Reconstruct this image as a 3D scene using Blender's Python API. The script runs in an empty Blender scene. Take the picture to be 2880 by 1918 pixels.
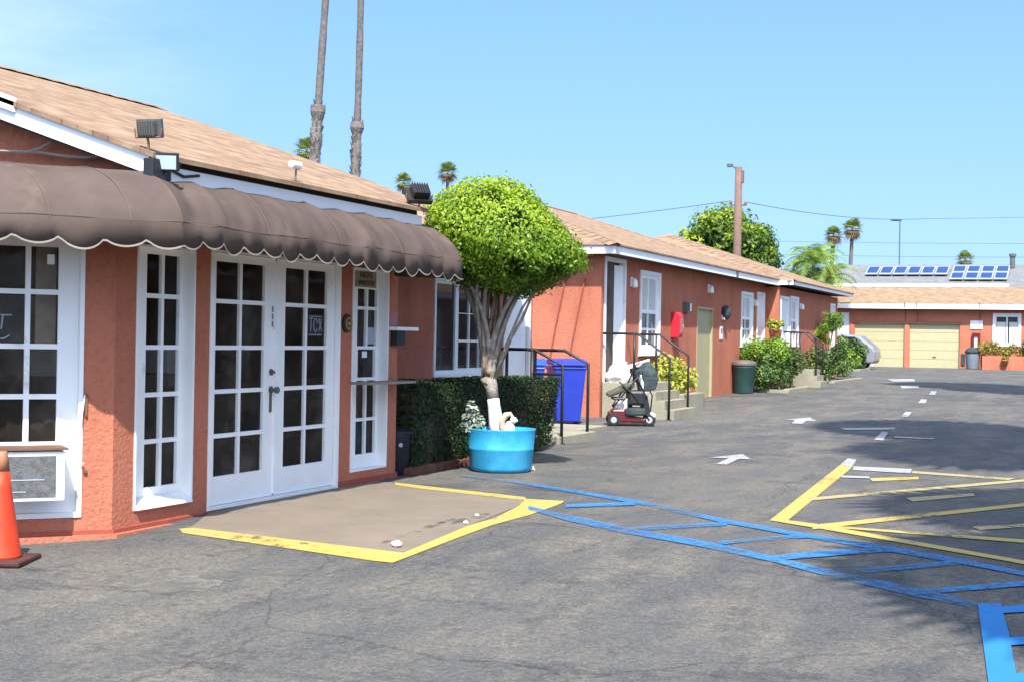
import bpy, bmesh, math, random
import numpy as np
from mathutils import Vector, Matrix
random.seed(7); rng = np.random.default_rng(7)
scene = bpy.context.scene
col = scene.collection
R = math.radians

# ------------------------------------------------------------------ materials
def new_mat(name):
    m = bpy.data.materials.new(name); m.use_nodes = True
    nt = m.node_tree
    return m, nt, nt.nodes['Principled BSDF']
def N(nt, t, **kw):
    n = nt.nodes.new(t)
    for k, v in kw.items(): setattr(n, k, v)
    return n
def L(nt, a, b): nt.links.new(a, b)
def c4(c): return (c[0], c[1], c[2], 1)
def noise(nt, scale, detail=4, rough=.55, mapping=None, coord='Object'):
    tc = N(nt, 'ShaderNodeTexCoord'); n = N(nt, 'ShaderNodeTexNoise')
    n.inputs['Scale'].default_value = scale; n.inputs['Detail'].default_value = detail; n.inputs['Roughness'].default_value = rough
    if mapping:
        mp = N(nt, 'ShaderNodeMapping'); mp.inputs['Scale'].default_value = mapping.get('scale', (1, 1, 1)); mp.inputs['Rotation'].default_value = mapping.get('rot', (0, 0, 0))
        L(nt, tc.outputs[coord], mp.inputs['Vector']); L(nt, mp.outputs[0], n.inputs['Vector'])
    else: L(nt, tc.outputs[coord], n.inputs['Vector'])
    return n.outputs['Fac']
def ramp(nt, fac, stops):
    r = N(nt, 'ShaderNodeValToRGB'); e = r.color_ramp.elements
    while len(e) > 1: e.remove(e[-1])
    e[0].position = stops[0][0]; e[0].color = c4(stops[0][1])
    for p, c in stops[1:]:
        x = e.new(p); x.color = c4(c)
    L(nt, fac, r.inputs[0]); return r.outputs[0]
def mix(nt, fac, a, b, mode='MIX'):
    m = N(nt, 'ShaderNodeMix', data_type='RGBA', blend_type=mode)
    for sock, v in ((m.inputs[0], fac), (m.inputs[6], a), (m.inputs[7], b)):
        if hasattr(v, 'is_output'): L(nt, v, sock)
        elif isinstance(v, (int, float)): sock.default_value = v
        else: sock.default_value = c4(v)
    return m.outputs[2]
def bump(nt, bsdf, h, strength=.3, dist=.01):
    b = N(nt, 'ShaderNodeBump'); b.inputs['Strength'].default_value = strength; b.inputs['Distance'].default_value = dist
    L(nt, h, b.inputs['Height']); L(nt, b.outputs[0], bsdf.inputs['Normal'])
def worn(name, c, rough=.6, var=.12, scale=6, bumps=0, bscale=80, bdist=.004, metal=0, spec=.4, dirt=None):
    """painted / plain surface with slight mottling and optional bump"""
    m, nt, b = new_mat(name)
    f = noise(nt, scale, 5, .6)
    lo = [x*(1-var) for x in c]; hi = [min(1, x*(1+var)) for x in c]
    colr = ramp(nt, f, [(.3, lo), (.7, hi)])
    if dirt:
        f2 = noise(nt, dirt[1], 6, .7)
        mask = ramp(nt, f2, [(dirt[2], (0, 0, 0)), (dirt[2]+.12, (1, 1, 1))])
        colr = mix(nt, mask, colr, dirt[0])
    L(nt, colr, b.inputs['Base Color'])
    b.inputs['Roughness'].default_value = rough; b.inputs['Metallic'].default_value = metal; b.inputs['Specular IOR Level'].default_value = spec
    if bumps: bump(nt, b, noise(nt, bscale, 6, .6), bumps, bdist)
    return m
def stucco(name, c):
    m, nt, b = new_mat(name)
    f = noise(nt, .8, 7, .7); f2 = noise(nt, 28, 5, .7); f3 = noise(nt, 2.6, 6, .7, {'scale': (1, 1, .22)})
    a = ramp(nt, f, [(.3, [x*.84 for x in c]), (.5, c), (.72, [c[0]*1.08, c[1]*1.18, c[2]*1.25])])
    d = ramp(nt, f2, [(.30, [.70]*3), (.5, [1]*3)])
    v = mix(nt, .8, a, d, 'MULTIPLY')
    v = mix(nt, .5, v, ramp(nt, f3, [(.34, [.74]*3), (.5, [1]*3), (.7, [1.1]*3)]), 'MULTIPLY')
    L(nt, v, b.inputs['Base Color'])
    b.inputs['Roughness'].default_value = .95; b.inputs['Specular IOR Level'].default_value = .15
    bump(nt, b, noise(nt, 30, 6, .68), .9, .016)
    return m
def shingles(name, axis, c1, c2, c3):
    m, nt, b = new_mat(name)
    tc = N(nt, 'ShaderNodeTexCoord'); sx = N(nt, 'ShaderNodeSeparateXYZ'); cb = N(nt, 'ShaderNodeCombineXYZ')
    L(nt, tc.outputs['Object'], sx.inputs[0])
    L(nt, sx.outputs['Y' if axis == 'y' else 'X'], cb.inputs[0]); L(nt, sx.outputs['X' if axis == 'y' else 'Y'], cb.inputs[1])
    br = N(nt, 'ShaderNodeTexBrick'); L(nt, cb.outputs[0], br.inputs['Vector'])
    br.inputs['Scale'].default_value = 1; br.inputs['Brick Width'].default_value = .31; br.inputs['Row Height'].default_value = .135
    br.inputs['Mortar Size'].default_value = .006; br.inputs['Mortar Smooth'].default_value = .2; br.inputs['Bias'].default_value = 0
    br.inputs['Color1'].default_value = c4(c1); br.inputs['Color2'].default_value = c4(c2); br.inputs['Mortar'].default_value = c4([x*.45 for x in c1])
    f = noise(nt, 2.2, 5, .6); f2 = noise(nt, 9, 3, .6, {'scale': (.35, 1, 1) if axis == 'x' else (1, .35, 1)})
    v = mix(nt, ramp(nt, f2, [(.42, (0, 0, 0)), (.66, (1, 1, 1))]), br.outputs['Color'], c3)
    v = mix(nt, .7, v, ramp(nt, f, [(.25, [.78]*3), (.75, [1.12]*3)]), 'MULTIPLY')
    L(nt, v, b.inputs['Base Color']); b.inputs['Roughness'].default_value = .95; b.inputs['Specular IOR Level'].default_value = .15
    bump(nt, b, br.outputs['Fac'], -.6, .012)
    return m
def leaf_mat(name, stops, trans=.25, gloss=.35, rough=.5):
    m, nt, b = new_mat(name)
    at = N(nt, 'ShaderNodeAttribute'); at.attribute_name = 'tone'
    cr = ramp(nt, at.outputs['Fac'], stops)
    L(nt, cr, b.inputs['Base Color']); b.inputs['Roughness'].default_value = rough; b.inputs['Specular IOR Level'].default_value = gloss
    tr = N(nt, 'ShaderNodeBsdfTranslucent'); L(nt, mix(nt, 1, cr, (1.2, 1.35, .6), 'MULTIPLY'), tr.inputs['Color'])
    ms = N(nt, 'ShaderNodeMixShader'); ms.inputs[0].default_value = trans
    L(nt, b.outputs[0], ms.inputs[1]); L(nt, tr.outputs[0], ms.inputs[2])
    L(nt, ms.outputs[0], nt.nodes['Material Output'].inputs['Surface'])
    return m
def paint_mark(name, c, lo, hi, scale=9, tint=None):
    """road paint that has worn through to the asphalt in patches"""
    m, nt, b = new_mat(name)
    f = noise(nt, 2.2, 4, .6)
    L(nt, ramp(nt, f, [(.35, c), (.7, tint or [x*1.1 for x in c])]), b.inputs['Base Color']); b.inputs['Roughness'].default_value = .75
    w = noise(nt, scale, 8, .72); w2 = noise(nt, 1.1, 3, .5)
    mm = N(nt, 'ShaderNodeMath', operation='ADD'); L(nt, w, mm.inputs[0]); L(nt, w2, mm.inputs[1])
    hv = N(nt, 'ShaderNodeMath', operation='MULTIPLY'); hv.inputs[1].default_value = .5; L(nt, mm.outputs[0], hv.inputs[0])
    al = ramp(nt, hv.outputs[0], [(lo/2, (1, 1, 1)), (hi/2, (0, 0, 0))])
    L(nt, al, b.inputs['Alpha'])
    return m
def asphalt(name):
    m, nt, b = new_mat(name)
    big = noise(nt, .35, 5, .6, {'scale': (1, .55, 1), 'rot': (0, 0, .5)})
    st = noise(nt, 1.6, 6, .68, {'scale': (1.0, .38, 1), 'rot': (0, 0, -.35)})
    fine = noise(nt, 60, 4, .75); mid = noise(nt, 14, 6, .7)
    base = ramp(nt, big, [(.3, (.070, .070, .071)), (.52, (.094, .092, .088)), (.72, (.122, .115, .103))])
    worn_c = ramp(nt, mid, [(.3, (.098, .090, .079)), (.72, (.175, .156, .129))])
    mk = ramp(nt, st, [(.44, (0, 0, 0)), (.60, (1, 1, 1))])
    v = mix(nt, mk, base, worn_c)
    dark = ramp(nt, noise(nt, .9, 8, .8, {'scale': (.5, 1.6, 1), 'rot': (0, 0, .9)}), [(.33, (1, 1, 1)), (.45, (0, 0, 0))])
    v = mix(nt, dark, v, (.047, .048, .052))
    dk2 = ramp(nt, noise(nt, 4, 10, .84, {'scale': (1, .42, 1), 'rot': (0, 0, -.6)}), [(.41, (1, 1, 1)), (.47, (0, 0, 0))])
    v = mix(nt, mix(nt, .5, (0, 0, 0), dk2), v, (.052, .052, .054))
    v = mix(nt, .9, v, ramp(nt, fine, [(.32, [.58]*3), (.5, [.97]*3), (.68, [1.42]*3)]), 'MULTIPLY')
    gr = ramp(nt, noise(nt, 26, 3, .7), [(.35, [.78]*3), (.65, [1.2]*3)])
    v = mix(nt, .8, v, gr, 'MULTIPLY')
    # hairline cracks
    tc = N(nt, 'ShaderNodeTexCoord'); vo = N(nt, 'ShaderNodeTexVoronoi', feature='DISTANCE_TO_EDGE'); vo.inputs['Scale'].default_value = .55
    nz = N(nt, 'ShaderNodeTexNoise'); nz.inputs['Scale'].default_value = 1.7; nz.inputs['Detail'].default_value = 5
    L(nt, tc.outputs['Object'], nz.inputs['Vector'])
    ad = N(nt, 'ShaderNodeMix', data_type='VECTOR'); ad.inputs[0].default_value = .3
    L(nt, tc.outputs['Object'], ad.inputs[4]); L(nt, nz.outputs['Color'], ad.inputs[5]); L(nt, ad.outputs[1], vo.inputs['Vector'])
    ck = ramp(nt, vo.outputs['Distance'], [(0, (.35, .35, .35)), (.006, (1, 1, 1))])
    v = mix(nt, .55, v, ck, 'MULTIPLY')
    L(nt, v, b.inputs['Base Color']); b.inputs['Roughness'].default_value = .88; b.inputs['Specular IOR Level'].default_value = .25
    bump(nt, b, noise(nt, 70, 5, .75), .7, .010)
    return m
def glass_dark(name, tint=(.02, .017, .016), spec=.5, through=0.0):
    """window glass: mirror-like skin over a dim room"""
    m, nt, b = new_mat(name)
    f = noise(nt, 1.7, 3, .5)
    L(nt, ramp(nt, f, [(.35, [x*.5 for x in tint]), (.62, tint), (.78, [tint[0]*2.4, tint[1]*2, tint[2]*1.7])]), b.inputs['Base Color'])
    b.inputs['Roughness'].default_value = .04; b.inputs['Specular IOR Level'].default_value = spec
    if through:
        tr = N(nt, 'ShaderNodeBsdfTransparent'); tr.inputs[0].default_value = (.75, .78, .76, 1)
        ms = N(nt, 'ShaderNodeMixShader'); ms.inputs[0].default_value = through
        gl = N(nt, 'ShaderNodeBsdfGlossy'); gl.inputs['Roughness'].default_value = .02
        fr = N(nt, 'ShaderNodeFresnel'); fr.inputs[0].default_value = 1.20
        L(nt, fr.outputs[0], ms.inputs[0]); L(nt, tr.outputs[0], ms.inputs[1]); L(nt, gl.outputs[0], ms.inputs[2])
        df = N(nt, 'ShaderNodeBsdfDiffuse'); df.inputs[0].default_value = (.30, .25, .21, 1)      # pale brown film: dust and reflections put into one colour
        m2 = N(nt, 'ShaderNodeMixShader'); L(nt, ramp(nt, noise(nt, 1.4, 6, .75), [(.36, [.02]*3), (.52, [.07]*3), (.68, [.24]*3)]), m2.inputs[0])
        L(nt, ms.outputs[0], m2.inputs[1]); L(nt, df.outputs[0], m2.inputs[2])
        L(nt, m2.outputs[0], nt.nodes['Material Output'].inputs['Surface'])
    return m

CORAL = (.455, .158, .096)
M = {}
M['coral'] = stucco('coral_stucco', CORAL)
M['coral_dark'] = worn('coral_trim', (.30, .07, .042), .8, .15, 4, .4, 40)
M['white'] = worn('white_paint', (.82, .825, .83), .5, .04, 3, dirt=((.55, .53, .5), 3.5, .62))
M['fascia'] = worn('white_board', (.82, .825, .83), .5, .03, 2, dirt=((.6, .58, .55), 2.5, .66))
M['shing_y'] = shingles('roof_shingles_court', 'y', (.275, .175, .112), (.205, .128, .085), (.32, .23, .15))
M['shing_x'] = shingles('roof_shingles_cross', 'x', (.275, .175, .112), (.205, .128, .085), (.32, .23, .15))
M['shing_grey'] = shingles('grey_roof', 'x', (.17, .178, .185), (.14, .148, .155), (.20, .205, .205))
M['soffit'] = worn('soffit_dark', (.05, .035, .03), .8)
M['awning'] = worn('brown_canvas', (.092, .067, .057), .85, .16, 3, .35, 220, .002, spec=.12, dirt=((.125, .094, .076), 1.6, .56))
M['awning_seam'] = worn('brown_canvas_seam', (.125, .092, .082), .85)
M['trim'] = worn('cream_binding', (.25, .22, .185), .8)
M['glass'] = glass_dark('window_glass', through=.5)
M['glass_op'] = glass_dark('dim_window_glass', (.03, .033, .036), .22)
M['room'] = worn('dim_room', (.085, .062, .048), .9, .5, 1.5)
M['curtain'] = worn('pale_curtain', (.55, .56, .55), .9, .1, 12)
M['olive'] = worn('khaki_door_paint', (.35, .32, .18), .6, .06, 5)
M['cream_door'] = worn('cream_garage_paint', (.42, .375, .225), .55, .05, 3)
M['concrete'] = worn('pale_concrete', (.27, .25, .18), .85, .14, 3, .3, 60, dirt=((.22, .20, .15), 2.2, .58))
M['pad'] = worn('tan_paving', (.172, .138, .104), .9, .12, 2.2, .5, 120, .005, dirt=((.15, .125, .10), 2.0, .56))
M['asphalt'] = asphalt('worn_asphalt')
M['yellow'] = paint_mark('yellow_road_paint', (.40, .295, .055), 1.10, 1.30, 11, (.37, .29, .09))
M['yellow_pale'] = paint_mark('pale_yellow_road_paint', (.31, .255, .11), 1.02, 1.22, 11)
M['whitep'] = paint_mark('white_road_paint', (.28, .28, .28), 1.08, 1.28, 9)
M['blue'] = paint_mark('blue_road_paint', (.026, .14, .33), .90, 1.24, 16, (.045, .175, .35))
M['blue_fresh'] = paint_mark('fresh_blue_road_paint', (.012, .150, .40), 1.2, 1.4, 14, (.016, .165, .42))
M['black'] = worn('black_metal', (.018, .018, .02), .45, .2, 8)
M['rail'] = worn('black_rail_paint', (.022, .017, .018), .45, .3, 10)
M['grey_metal'] = worn('grey_metal', (.11, .115, .11), .5, .15, 8, metal=.2)
M['lamp_glass'] = worn('lamp_glass', (.42, .52, .52), .12, .1, 4, spec=.6)
M['planter'] = worn('sky_blue_paint', (.024, .285, .50), .55, .14, 5, .2, 30, dirt=((.055, .34, .54), 3, .50))
M['soil'] = worn('soil', (.06, .045, .03), .95, .3, 20, .6, 60)
M['bark'] = worn('pale_bark', (.26, .225, .19), .9, .3, 14, .7, 50, .01, dirt=((.40, .37, .34), 5, .55))
M['bark_brown'] = worn('brown_bark', (.20, .125, .085), .9, .3, 14, .7, 50, .01)
M['whitewash'] = worn('whitewash', (.74, .71, .66), .85, .06, 12, .4, 60)
M['palm_bark'] = worn('grey_palm_bark', (.125, .11, .105), .95, .4, 5, .8, 12, .03)
M['palm_skirt'] = worn('palm_boot_bark', (.16, .138, .125), .95, .5, 9, 1, 9, .06)
M['pole'] = worn('weathered_pole_wood', (.165, .10, .078), .9, .2, 4, .4, 30)
M['cone'] = worn('orange_plastic', (.50, .038, .008), .55, .18, 6, dirt=((.34, .05, .012), 5, .56))
M['cone_tip'] = worn('faded_orange_plastic', (.36, .15, .08), .7, .3, 9)
M['rubber'] = worn('maroon_rubber', (.06, .02, .018), .8, .3, 9)
M['tyre'] = worn('tyre', (.02, .02, .02), .85)
M['red'] = worn('red_paint', (.48, .022, .04), .35, .1, 5)
M['maroon'] = worn('maroon_plastic', (.105, .008, .008), .3, .15, 6, spec=.6)
M['blue_bin'] = worn('blue_plastic', (.015, .075, .46), .4, .12, 4, spec=.5)
M['blue_bin2'] = worn('violet_blue_plastic', (.018, .040, .36), .4, .12, 4, spec=.5)
M['green_bin'] = worn('dark_green_plastic', (.02, .06, .055), .5, .15, 5)
M['brown_lid'] = worn('brown_grey_lid', (.12, .09, .085), .6)
M['navy'] = worn('navy_plastic', (.008, .009, .018), .5)
M['grey_bin'] = worn('grey_plastic', (.20, .24, .28), .6)
M['terracotta'] = worn('terracotta', (.42, .14, .06), .8)
M['white_pl'] = worn('white_plastic', (.74, .74, .74), .5, .05, 5, .5, 9, .03)
M['ac'] = worn('ac_grille', (.11, .112, .112), .6, .4, 22, .6, 90, .01)
M['wood'] = worn('wood_board', (.15, .075, .042), .7, .2, 6)
M['beige'] = worn('beige_ceramic', (.55, .40, .30), .7, .1, 9)
M['brick'] = worn('red_brick_edging', (.12, .045, .03), .9, .35, 8, .6, 30)
M['solar'] = worn('solar_cells', (.022, .052, .15), .3, .2, 3, spec=.5)
M['alu'] = worn('aluminium', (.32, .36, .42), .4, .05, 3)
M['car'] = worn('silver_car_paint', (.20, .21, .235), .22, .05, 2, spec=.6)
M['car_dark'] = worn('car_glass', (.02, .022, .025), .08, .1, 3, spec=.6)
M['wire'] = worn('wire', (.10, .11, .13), .7)
M['beige_wall'] = worn('beige_wall', (.42, .38, .32), .9)
M['brown_text'] = worn('brown_lettering', (.12, .055, .035), .7)
M['grey_text'] = worn('grey_lettering', (.20, .19, .19), .7)
M['pink'] = worn('faded_pink_notice', (.38, .16, .17), .8)
M['gold'] = worn('gold_paint', (.35, .22, .06), .5)
M['litter'] = worn('crumpled_paper', (.75, .73, .70), .8, .05, 9)
M['dark_cloth'] = worn('dark_cloth', (.035, .05, .055), .9, .5, 9)
M['olive_cloth'] = worn('olive_vinyl', (.075, .075, .05), .7, .2, 6)
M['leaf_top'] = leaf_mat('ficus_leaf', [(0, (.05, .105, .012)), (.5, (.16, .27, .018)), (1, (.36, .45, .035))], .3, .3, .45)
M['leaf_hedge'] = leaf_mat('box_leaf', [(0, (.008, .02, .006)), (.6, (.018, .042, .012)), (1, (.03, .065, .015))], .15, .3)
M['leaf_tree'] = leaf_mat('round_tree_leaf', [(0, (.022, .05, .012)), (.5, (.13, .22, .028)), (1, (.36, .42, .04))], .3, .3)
M['leaf_palm'] = leaf_mat('palm_leaf', [(0, (.05, .085, .025)), (.5, (.15, .20, .05)), (1, (.30, .32, .10))], .2, .4)
M['leaf_feather'] = leaf_mat('feather_leaf', [(0, (.05, .10, .02)), (.5, (.17, .27, .04)), (1, (.33, .40, .08))], .3, .35)
M['leaf_dead'] = leaf_mat('dry_frond', [(0, (.12, .085, .045)), (1, (.22, .16, .08))], .15, .2)
M['leaf_shrub'] = leaf_mat('shrub_leaf', [(0, (.02, .045, .012)), (.5, (.06, .12, .025)), (1, (.18, .27, .06))], .2, .4)
M['leaf_bright'] = leaf_mat('bright_shrub_leaf', [(0, (.06, .13, .012)), (.5, (.13, .24, .02)), (1, (.26, .36, .04))], .25, .4)
M['leaf_yellow'] = leaf_mat('yellow_green_leaf', [(0, (.12, .17, .02)), (.5, (.38, .40, .06)), (1, (.62, .55, .14))], .3, .3)
M['leaf_grey'] = leaf_mat('grey_green_leaf', [(0, (.16, .21, .17)), (1, (.42, .48, .40))], .15, .3)
M['leaf_olive'] = leaf_mat('olive_shrub_leaf', [(0, (.10, .09, .015)), (1, (.32, .27, .05))], .2, .3)

# ------------------------------------------------------------------ mesh helpers
class MB:
    def __init__(s): s.v = []; s.f = []
    def poly(s, pts):
        i = len(s.v); s.v += [tuple(p) for p in pts]; s.f.append(tuple(range(i, i+len(pts)))); return s
    def box(s, x0, x1, y0, y1, z0, z1):
        i = len(s.v)
        s.v += [(x0, y0, z0), (x1, y0, z0), (x1, y1, z0), (x0, y1, z0), (x0, y0, z1), (x1, y0, z1), (x1, y1, z1), (x0, y1, z1)]
        s.f += [tuple(i+k for k in q) for q in ((0, 3, 2, 1), (4, 5, 6, 7), (0, 1, 5, 4), (1, 2, 6, 5), (2, 3, 7, 6), (3, 0, 4, 7))]; return s
    def obox(s, o, d, n, u0, u1, w0, w1, z0, z1):
        """box in a facade frame: u along d, w along outward normal n"""
        i = len(s.v)
        for z in (z0, z1):
            for u, w in ((u0, w0), (u1, w0), (u1, w1), (u0, w1)):
                s.v.append((o[0]+d[0]*u+n[0]*w, o[1]+d[1]*u+n[1]*w, z))
        s.f += [tuple(i+k for k in q) for q in ((0, 3, 2, 1), (4, 5, 6, 7), (0, 1, 5, 4), (1, 2, 6, 5), (2, 3, 7, 6), (3, 0, 4, 7))]; return s
    def prism(s, pts, off):
        n = len(pts); i = len(s.v)
        s.v += [tuple(p) for p in pts] + [(p[0]+off[0], p[1]+off[1], p[2]+off[2]) for p in pts]
        s.f += [tuple(range(i+n-1, i-1, -1)), tuple(range(i+n, i+2*n))]
        s.f += [(i+k, i+(k+1) % n, i+n+(k+1) % n, i+n+k) for k in range(n)]; return s
    def tube(s, pts, r, seg=8, cap=True):
        pts = [Vector(p) for p in pts]; rs = r if isinstance(r, (list, tuple)) else [r]*len(pts)
        base = len(s.v); prev = None
        for k, p in enumerate(pts):
            t = (pts[min(k+1, len(pts)-1)]-pts[max(k-1, 0)]).normalized()
            a = prev - t*prev.dot(t) if prev is not None else (Vector((0, 0, 1)).cross(t) if abs(t.z) < .9 else Vector((1, 0, 0)).cross(t))
            a.normalize(); prev = a; b = t.cross(a)
            for j in range(seg):
                q = p + (a*math.cos(2*math.pi*j/seg)+b*math.sin(2*math.pi*j/seg))*rs[k]; s.v.append(tuple(q))
        for k in range(len(pts)-1):
            for j in range(seg):
                s.f.append((base+k*seg+j, base+k*seg+(j+1) % seg, base+(k+1)*seg+(j+1) % seg, base+(k+1)*seg+j))
        if cap:
            s.f.append(tuple(base+j for j in reversed(range(seg)))); s.f.append(tuple(base+(len(pts)-1)*seg+j for j in range(seg)))
        return s
    def lathe(s, prof, c=(0, 0, 0), seg=24, axis='z', sq=1.0):
        base = len(s.v)
        for r, h in prof:
            for j in range(seg):
                a = 2*math.pi*j/seg; x = r*math.cos(a); y = r*math.sin(a)*sq
                p = (x, y, h) if axis == 'z' else ((h, x, y) if axis == 'x' else (x, h, y))
                s.v.append((c[0]+p[0], c[1]+p[1], c[2]+p[2]))
        for k in range(len(prof)-1):
            for j in range(seg):
                s.f.append((base+k*seg+j, base+k*seg+(j+1) % seg, base+(k+1)*seg+(j+1) % seg, base+(k+1)*seg+j))
        s.f.append(tuple(base+j for j in reversed(range(seg)))); s.f.append(tuple(base+(len(prof)-1)*seg+j for j in range(seg)))
        return s
    def blob(s, c, r, seg=12, rings=8, wob=0, seed=0):
        rr = random.Random(seed); base = len(s.v); ph = [rr.uniform(0, 6.28) for _ in range(6)]
        for i in range(rings+1):
            th = math.pi*i/rings
            for j in range(seg):
                a = 2*math.pi*j/seg
                w = 1+wob*(math.sin(3*a+ph[0])*math.sin(2*th+ph[1])+.6*math.sin(5*a+ph[2]+3*th)+.4*math.sin(7*th+ph[3]))
                s.v.append((c[0]+r[0]*w*math.sin(th)*math.cos(a), c[1]+r[1]*w*math.sin(th)*math.sin(a), c[2]+r[2]*w*math.cos(th)))
        for i in range(rings):
            for j in range(seg):
                s.f.append((base+i*seg+j, base+(i+1)*seg+j, base+(i+1)*seg+(j+1) % seg, base+i*seg+(j+1) % seg))
        return s
    def panel(s, o, d, n, u0, u1, z0, z1, holes=(), depth=0.0):
        """flat wall in a facade frame with rectangular holes and their reveals"""
        us = sorted({u0, u1, *[h[0] for h in holes], *[h[1] for h in holes]}); zs = sorted({z0, z1, *[h[2] for h in holes], *[h[3] for h in holes]})
        us = [u for u in us if u0-1e-6 <= u <= u1+1e-6]; zs = [z for z in zs if z0-1e-6 <= z <= z1+1e-6]
        P = lambda u, z, w=0: (o[0]+d[0]*u+n[0]*w, o[1]+d[1]*u+n[1]*w, z)
        for a, b in zip(us, us[1:]):
            for c, e in zip(zs, zs[1:]):
                mu, mz = (a+b)/2, (c+e)/2
                if any(h[0] < mu < h[1] and h[2] < mz < h[3] for h in holes): continue
                s.poly([P(a, c), P(b, c), P(b, e), P(a, e)])
        if depth:
            for a, b, c, e in holes:
                for q in (((a, c), (b, c)), ((b, c), (b, e)), ((b, e), (a, e)), ((a, e), (a, c))):
                    s.poly([P(*q[0]), P(*q[1]), P(*q[1], -depth), P(*q[0], -depth)])
        return s
    def build(s, name, mat, parent=None, smooth=False, bevel=0, weld=False, loc=None, rot=None):
        me = bpy.data.meshes.new(name); me.from_pydata(s.v, [], s.f); me.update()
        if smooth or weld:
            bm = bmesh.new(); bm.from_mesh(me); bmesh.ops.remove_doubles(bm, verts=bm.verts, dist=1e-5); bmesh.ops.recalc_face_normals(bm, faces=bm.faces); bm.to_mesh(me); bm.free()
        if smooth:
            for p in me.polygons: p.use_smooth = True
        me.materials.append(M[mat] if isinstance(mat, str) else mat)
        ob = bpy.data.objects.new(name, me); col.objects.link(ob)
        if parent: ob.parent = parent
        if loc: ob.location = loc
        if rot: ob.rotation_euler = rot
        if bevel:
            mo = ob.modifiers.new('bevel', 'BEVEL'); mo.width = bevel; mo.segments = 2; mo.limit_method = 'ANGLE'; mo.angle_limit = R(40)
        return ob
def tag(o, label=None, cat=None, group=None, kind=None):
    if label: o['label'] = label
    if cat: o['category'] = cat
    if group: o['group'] = group
    if kind: o['kind'] = kind
    return o
def thing(name, label, cat, loc=(0, 0, 0), rz=0, group=None):
    o = bpy.data.objects.new(name, None); col.objects.link(o); o.location = loc; o.rotation_euler = (0, 0, rz); o.empty_display_size = .2
    return tag(o, label, cat, group)
def copy_tree(o, parent=None):
    c = o.copy(); col.objects.link(c); c.parent = parent
    for ch in list(o.children): copy_tree(ch, c)
    return c
def leaves(name, P, Nn, size, mat, parent=None, aspect=.45, jit=.6, tone=None, fold=.25):
    """many small pointed leaves; P centres, Nn facing directions"""
    P = np.asarray(P, float); n = len(P); Nn = np.asarray(Nn, float)+rng.normal(0, jit, (n, 3)); Nn /= np.linalg.norm(Nn, axis=1)[:, None]+1e-9
    t = rng.normal(0, 1, (n, 3)); t -= Nn*(t*Nn).sum(1)[:, None]; t /= np.linalg.norm(t, axis=1)[:, None]+1e-9
    b = np.cross(Nn, t); sz = size*rng.uniform(.65, 1.3, n)[:, None]
    V = np.stack([P-t*sz*.5, P+b*sz*aspect*.5+Nn*sz*fold*.2, P+t*sz*.5-Nn*sz*fold*.3, P-b*sz*aspect*.5+Nn*sz*fold*.2], 1).reshape(-1, 3)
    me = bpy.data.meshes.new(name); me.vertices.add(4*n); me.vertices.foreach_set('co', V.ravel())
    me.loops.add(4*n); me.loops.foreach_set('vertex_index', np.arange(4*n, dtype=np.int32))
    me.polygons.add(n); me.polygons.foreach_set('loop_start', np.arange(0, 4*n, 4, dtype=np.int32)); me.polygons.foreach_set('loop_total', np.full(n, 4, np.int32))
    me.update(); me.validate()
    tn = rng.uniform(0, 1, n) if tone is None else np.clip(tone+rng.normal(0, .16, n), 0, 1)
    at = me.attributes.new('tone', 'FLOAT', 'POINT'); at.data.foreach_set('value', np.repeat(tn, 4).astype(np.float32))
    me.materials.append(M[mat]); ob = bpy.data.objects.new(name, me); col.objects.link(ob)
    if parent: ob.parent = parent
    return ob
def sphere_dirs(n):
    d = rng.normal(0, 1, (n, 3)); return d/np.linalg.norm(d, axis=1)[:, None]
def clumps(n, centre, rad, k, cr, shell=.75):
    """leaf points gathered in k clumps over an ellipsoid: uneven outline, gaps, own tone per clump"""
    cd = sphere_dirs(k); cc = cd*np.array(rad)*rng.uniform(shell, 1, k)[:, None]*(1-cr*.55/np.max(rad)) + np.array(centre)
    ct = rng.uniform(.1, .9, k); cs = cr*rng.uniform(.6, 1.25, k)
    idx = rng.integers(0, k, n); d = sphere_dirs(n); rr = rng.uniform(.55, 1, n)**.7
    P = cc[idx]+d*(cs[idx]*rr)[:, None]
    return P, d, ct[idx]
# ------------------------------------------------------------------ ground
GY = [-60, 0, 6, 8.3, 10, 20, 24, 32, 36, 40, 46, 71.5, 400]; GZ = [-.22, -.22, -.13, -.07, 0, 0, .02, .15, .20, .28, .32, .37, .37]
def gz(y): return float(np.interp(y, GY, GZ))
def at(x, y, z=0): return (x, y, gz(y)+z)
mb = MB()
ys = GY
for a, b in zip(ys, ys[1:]): mb.poly([(-300, a, gz(a)), (300, a, gz(a)), (300, b, gz(b)), (-300, b, gz(b))])
tag(mb.build('asphalt_ground', 'asphalt', weld=True), kind='structure')
def sheet(name, polys, mat, h):
    """painted patches following the ground, each a thin sheet"""
    def half(poly, c, sg):
        out = []
        for (xa, ya), (xb, yb) in zip(poly, poly[1:]+poly[:1]):
            ia, ib = sg*(ya-c) >= 0, sg*(yb-c) >= 0
            if ia: out.append((xa, ya))
            if ia != ib: t = (c-ya)/(yb-ya); out.append((xa+(xb-xa)*t, c))
        return out
    m = MB()
    for p in polys:
        for lo, hi in zip(GY, GY[1:]):                   # follow every change of slope
            q = half(list(p), lo, 1); q = half(q, hi, -1) if len(q) > 2 else q
            if len(q) > 2: m.poly([(x, y, gz(y)+h) for x, y in q])
    return tag(m.build(name, mat), kind='structure')
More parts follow.
